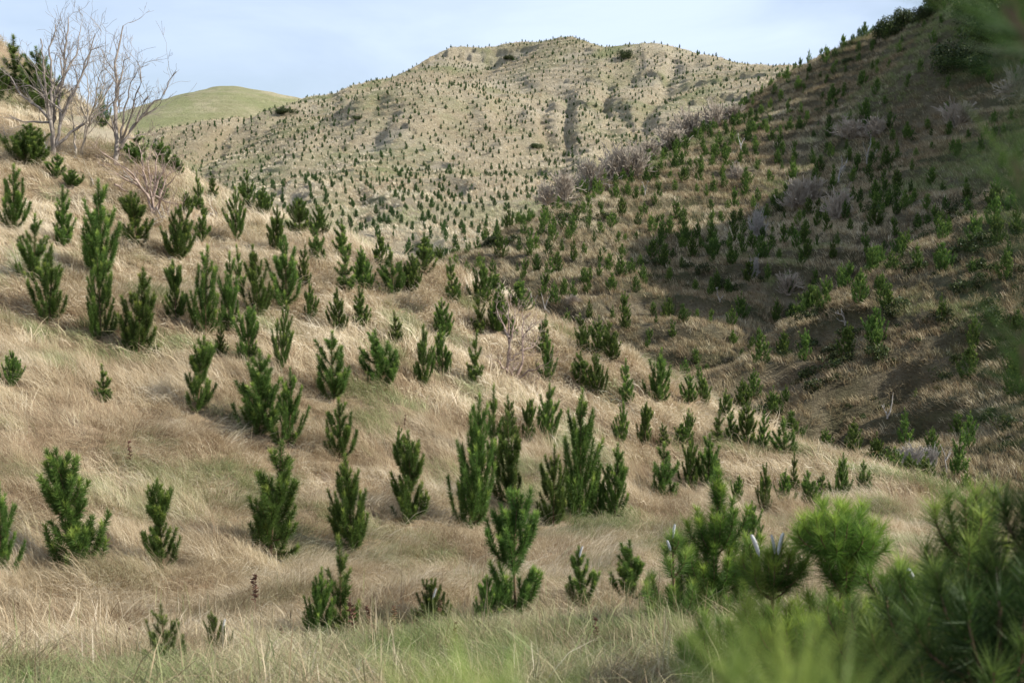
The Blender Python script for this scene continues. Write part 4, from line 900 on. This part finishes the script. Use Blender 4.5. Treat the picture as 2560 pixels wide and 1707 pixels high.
# low woody scrub on the banks of the gully and in the shaded corner
n = 4200; a = np.radians(rg.uniform(-6, 29, n)); r = rg.uniform(50, 215, n); x, y = r*np.sin(a), r*np.cos(a); z = HR(x, y); px = proj(np.stack([x, y, z], -1))
k = ((z > HN(x, y)) | (r > 92)) & (z > HF(x, y)) & (vnoise(x*.13, y*.13+5) + .6*vnoise(x*.5, y*.5) + .35*((px[:, 0] > 1950) & (px[:, 1] > 850)) + .5*((px[:, 0] > 2250) & (px[:, 1] < 350)) > .42)
x, y, z, r = x[k], y[k], z[k], r[k]; n = len(x); scm = [bpy.data.objects.new('scrub_clump', scrub_mesh(80+i, 500, .13)) for i in range(3)]
scatter('low_scrub', 'low olive and brown scrub on the banks of the hillside', scm, np.stack([x, y, z-.1], -1), orient(HR, x, y, rg.uniform(-3, 3, n), .4), .3+.75*rg.random(n)**2, rg.integers(0, 3, n), 0*x, 0*x, 'scrub')
# hillside tussocks
n = 125000; a = np.radians(rg.uniform(-14, 31, n)); r = rg.uniform(48**1.3, 230**1.3, n)**(1/1.3); x, y = r*np.sin(a), r*np.cos(a); z = HR(x, y)
k = ((z > HN(x, y)-.5) | (r > 92)); k &= (z > HF(x, y)-1) | (y < 115); k &= vnoise(x*.35, y*.35)+.5*vnoise(x*1.1, y*1.1) + .5*rg.normal(size=n) > -.75
x, y, z, r = x[k], y[k], z[k], r[k]; n = len(x); flow = 3.4+1.3*fbm(x*.08, y*.08, 2)+.6*rg.normal(size=n)
gp = sstep(fbm(x*.07+3, y*.07+2, 4), .10, .34); tint = np.clip(gp*(.45+.5*rg.random(n)), 0, 1)*(rg.random(n) < .3+.6*gp); tint = np.maximum(tint, .22*rg.random(n)); lum = np.clip(.2-.2*sstep(-x, -24, -8)*sstep(-y, -130, -110)+.7*fbm(x*.12, y*.12, 3)+.25*fbm(x*.6, y*.6, 2)+.25*rg.normal(size=n), 0, 1)
hc = [clump(31+i, 14, .5, .2, 1.05, .028, .9) for i in range(3)]
g2 = scatter('hillside_tussocks', 'tussocky brown grass covering the hillside across the gully', hc, np.stack([x, y, z], -1), orient(HR, x, y, flow, .5, .6), (.6+.6*rg.random(n))*(.8+r/260), rg.integers(0, 3, n), tint, lum, 'grass')
# far hill turf
n = 34000; a = np.radians(rg.uniform(-20, 22, n)); r = rg.uniform(135**1.3, 500**1.3, n)**(1/1.3); x, y = r*np.sin(a), r*np.cos(a); z = HF(x, y)
k = ((z > HR(x, y)-1) | (r > 270)) & (z > HN(x, y)-2) | (r > 140) & (x < 0); b = bare_of(fs, F_SL, 0)(x, y, z); k &= b < .3; x, y, z, r = x[k], y[k], z[k], r[k]; n = len(x)
gp = sstep(fbm(x*.025+3, y*.025+2, 4), .12, .36); tint = np.clip(gp*(.35+.4*rg.random(n)), 0, 1); lum = np.clip(.55+.4*fbm(x*.05, y*.05, 3)+.2*rg.normal(size=n), 0, 1.1)
fc = [clump(41+i, 12, .6, .35, 1.5, .05, .8) for i in range(2)]
g3 = scatter('far_hill_turf', 'pale dry turf over the far hill', fc, np.stack([x, y, z], -1), orient(HF, x, y, 3.3+1.5*fbm(x*.03, y*.03, 2)+.6*rg.normal(size=n), .7, 1.), .7+.8*rg.random(n), rg.integers(0, 2, n), tint, lum, 'grass')
# ---------------------------------------------------------------- rusty weed stalks in the grass at the bottom
def weed_mesh(seed):
    rg = np.random.default_rng(seed); v1 = [tube(np.array([[0, 0, -.05], [.01, 0, .3], [.03+.02*rg.normal(), .01, .62]]), [.006, .005, .003], 4)]
    for i in range(55):
        z = .22+.4*rg.random(); a = rg.random()*2*PI; l = .02+.05*rg.random(); p0 = np.array([.03*z, 0, z]); p1 = p0+np.array([math.cos(a)*l, math.sin(a)*l, .02]); v1.append(tube(np.array([p0, (p0+p1)/2, p1]), [.004, .011, .004], 4))
    v, f = join_tubes(v1); return mesh_np('weed', v, f, [M_WEED])
wm = [weed_mesh(i) for i in range(4)]
WEED = [(893,1620,1483,'rusty seeding weed stalk right of the bright pine pair'),(932,1600,1510,'short rusty weed stalk, second right of the bright pine pair'),(975,1610,1508,'leaning rusty weed stalk left of the low weedy pine'),(1108,1590,1487,'tall rusty weed stalk against the low weedy pine'),
 (1134,1620,1548,'rusty weed stalk just right of the low weedy pine'),(1225,1600,1550,'fluffy rusty weed stalk below the yellow-leader pine'),(1183,1610,1578,'bent brown seed head in green grass'),(1490,1640,1530,'rusty weed stalk alone in green grass below the sparse pine'),
 (640,1545,1430,'reddish weed stalks leaning in tan grass left of the bright pine pair'),(318,1640,1560,'tiny dark weed stalk at the lower left'),(330,1175,1098,'dark dried thistle standing alone on the lower left slope'),(1010,1075,1035,'brown dried thistle patch above the small-headed pine'),
 (705,1640,1560,'brown weed stalk below the bright pine pair'),(1610,1560,1480,'dry weed stalk beside the tall dark pine\'s foot')]
for u, vb, vt, lb in WEED:
    p = gpt(HN, u, vb); o = obj('dry_weed', wm[int(u) % 4]); o.location = p; s = (vb-vt)/FPX*p[1]/.64; o.scale = (s, s, s); o.rotation_euler = (random.uniform(-.15, .15), random.uniform(-.2, .2), u); tag(o, lb, 'weed', 'dry weed stalks in the grass')
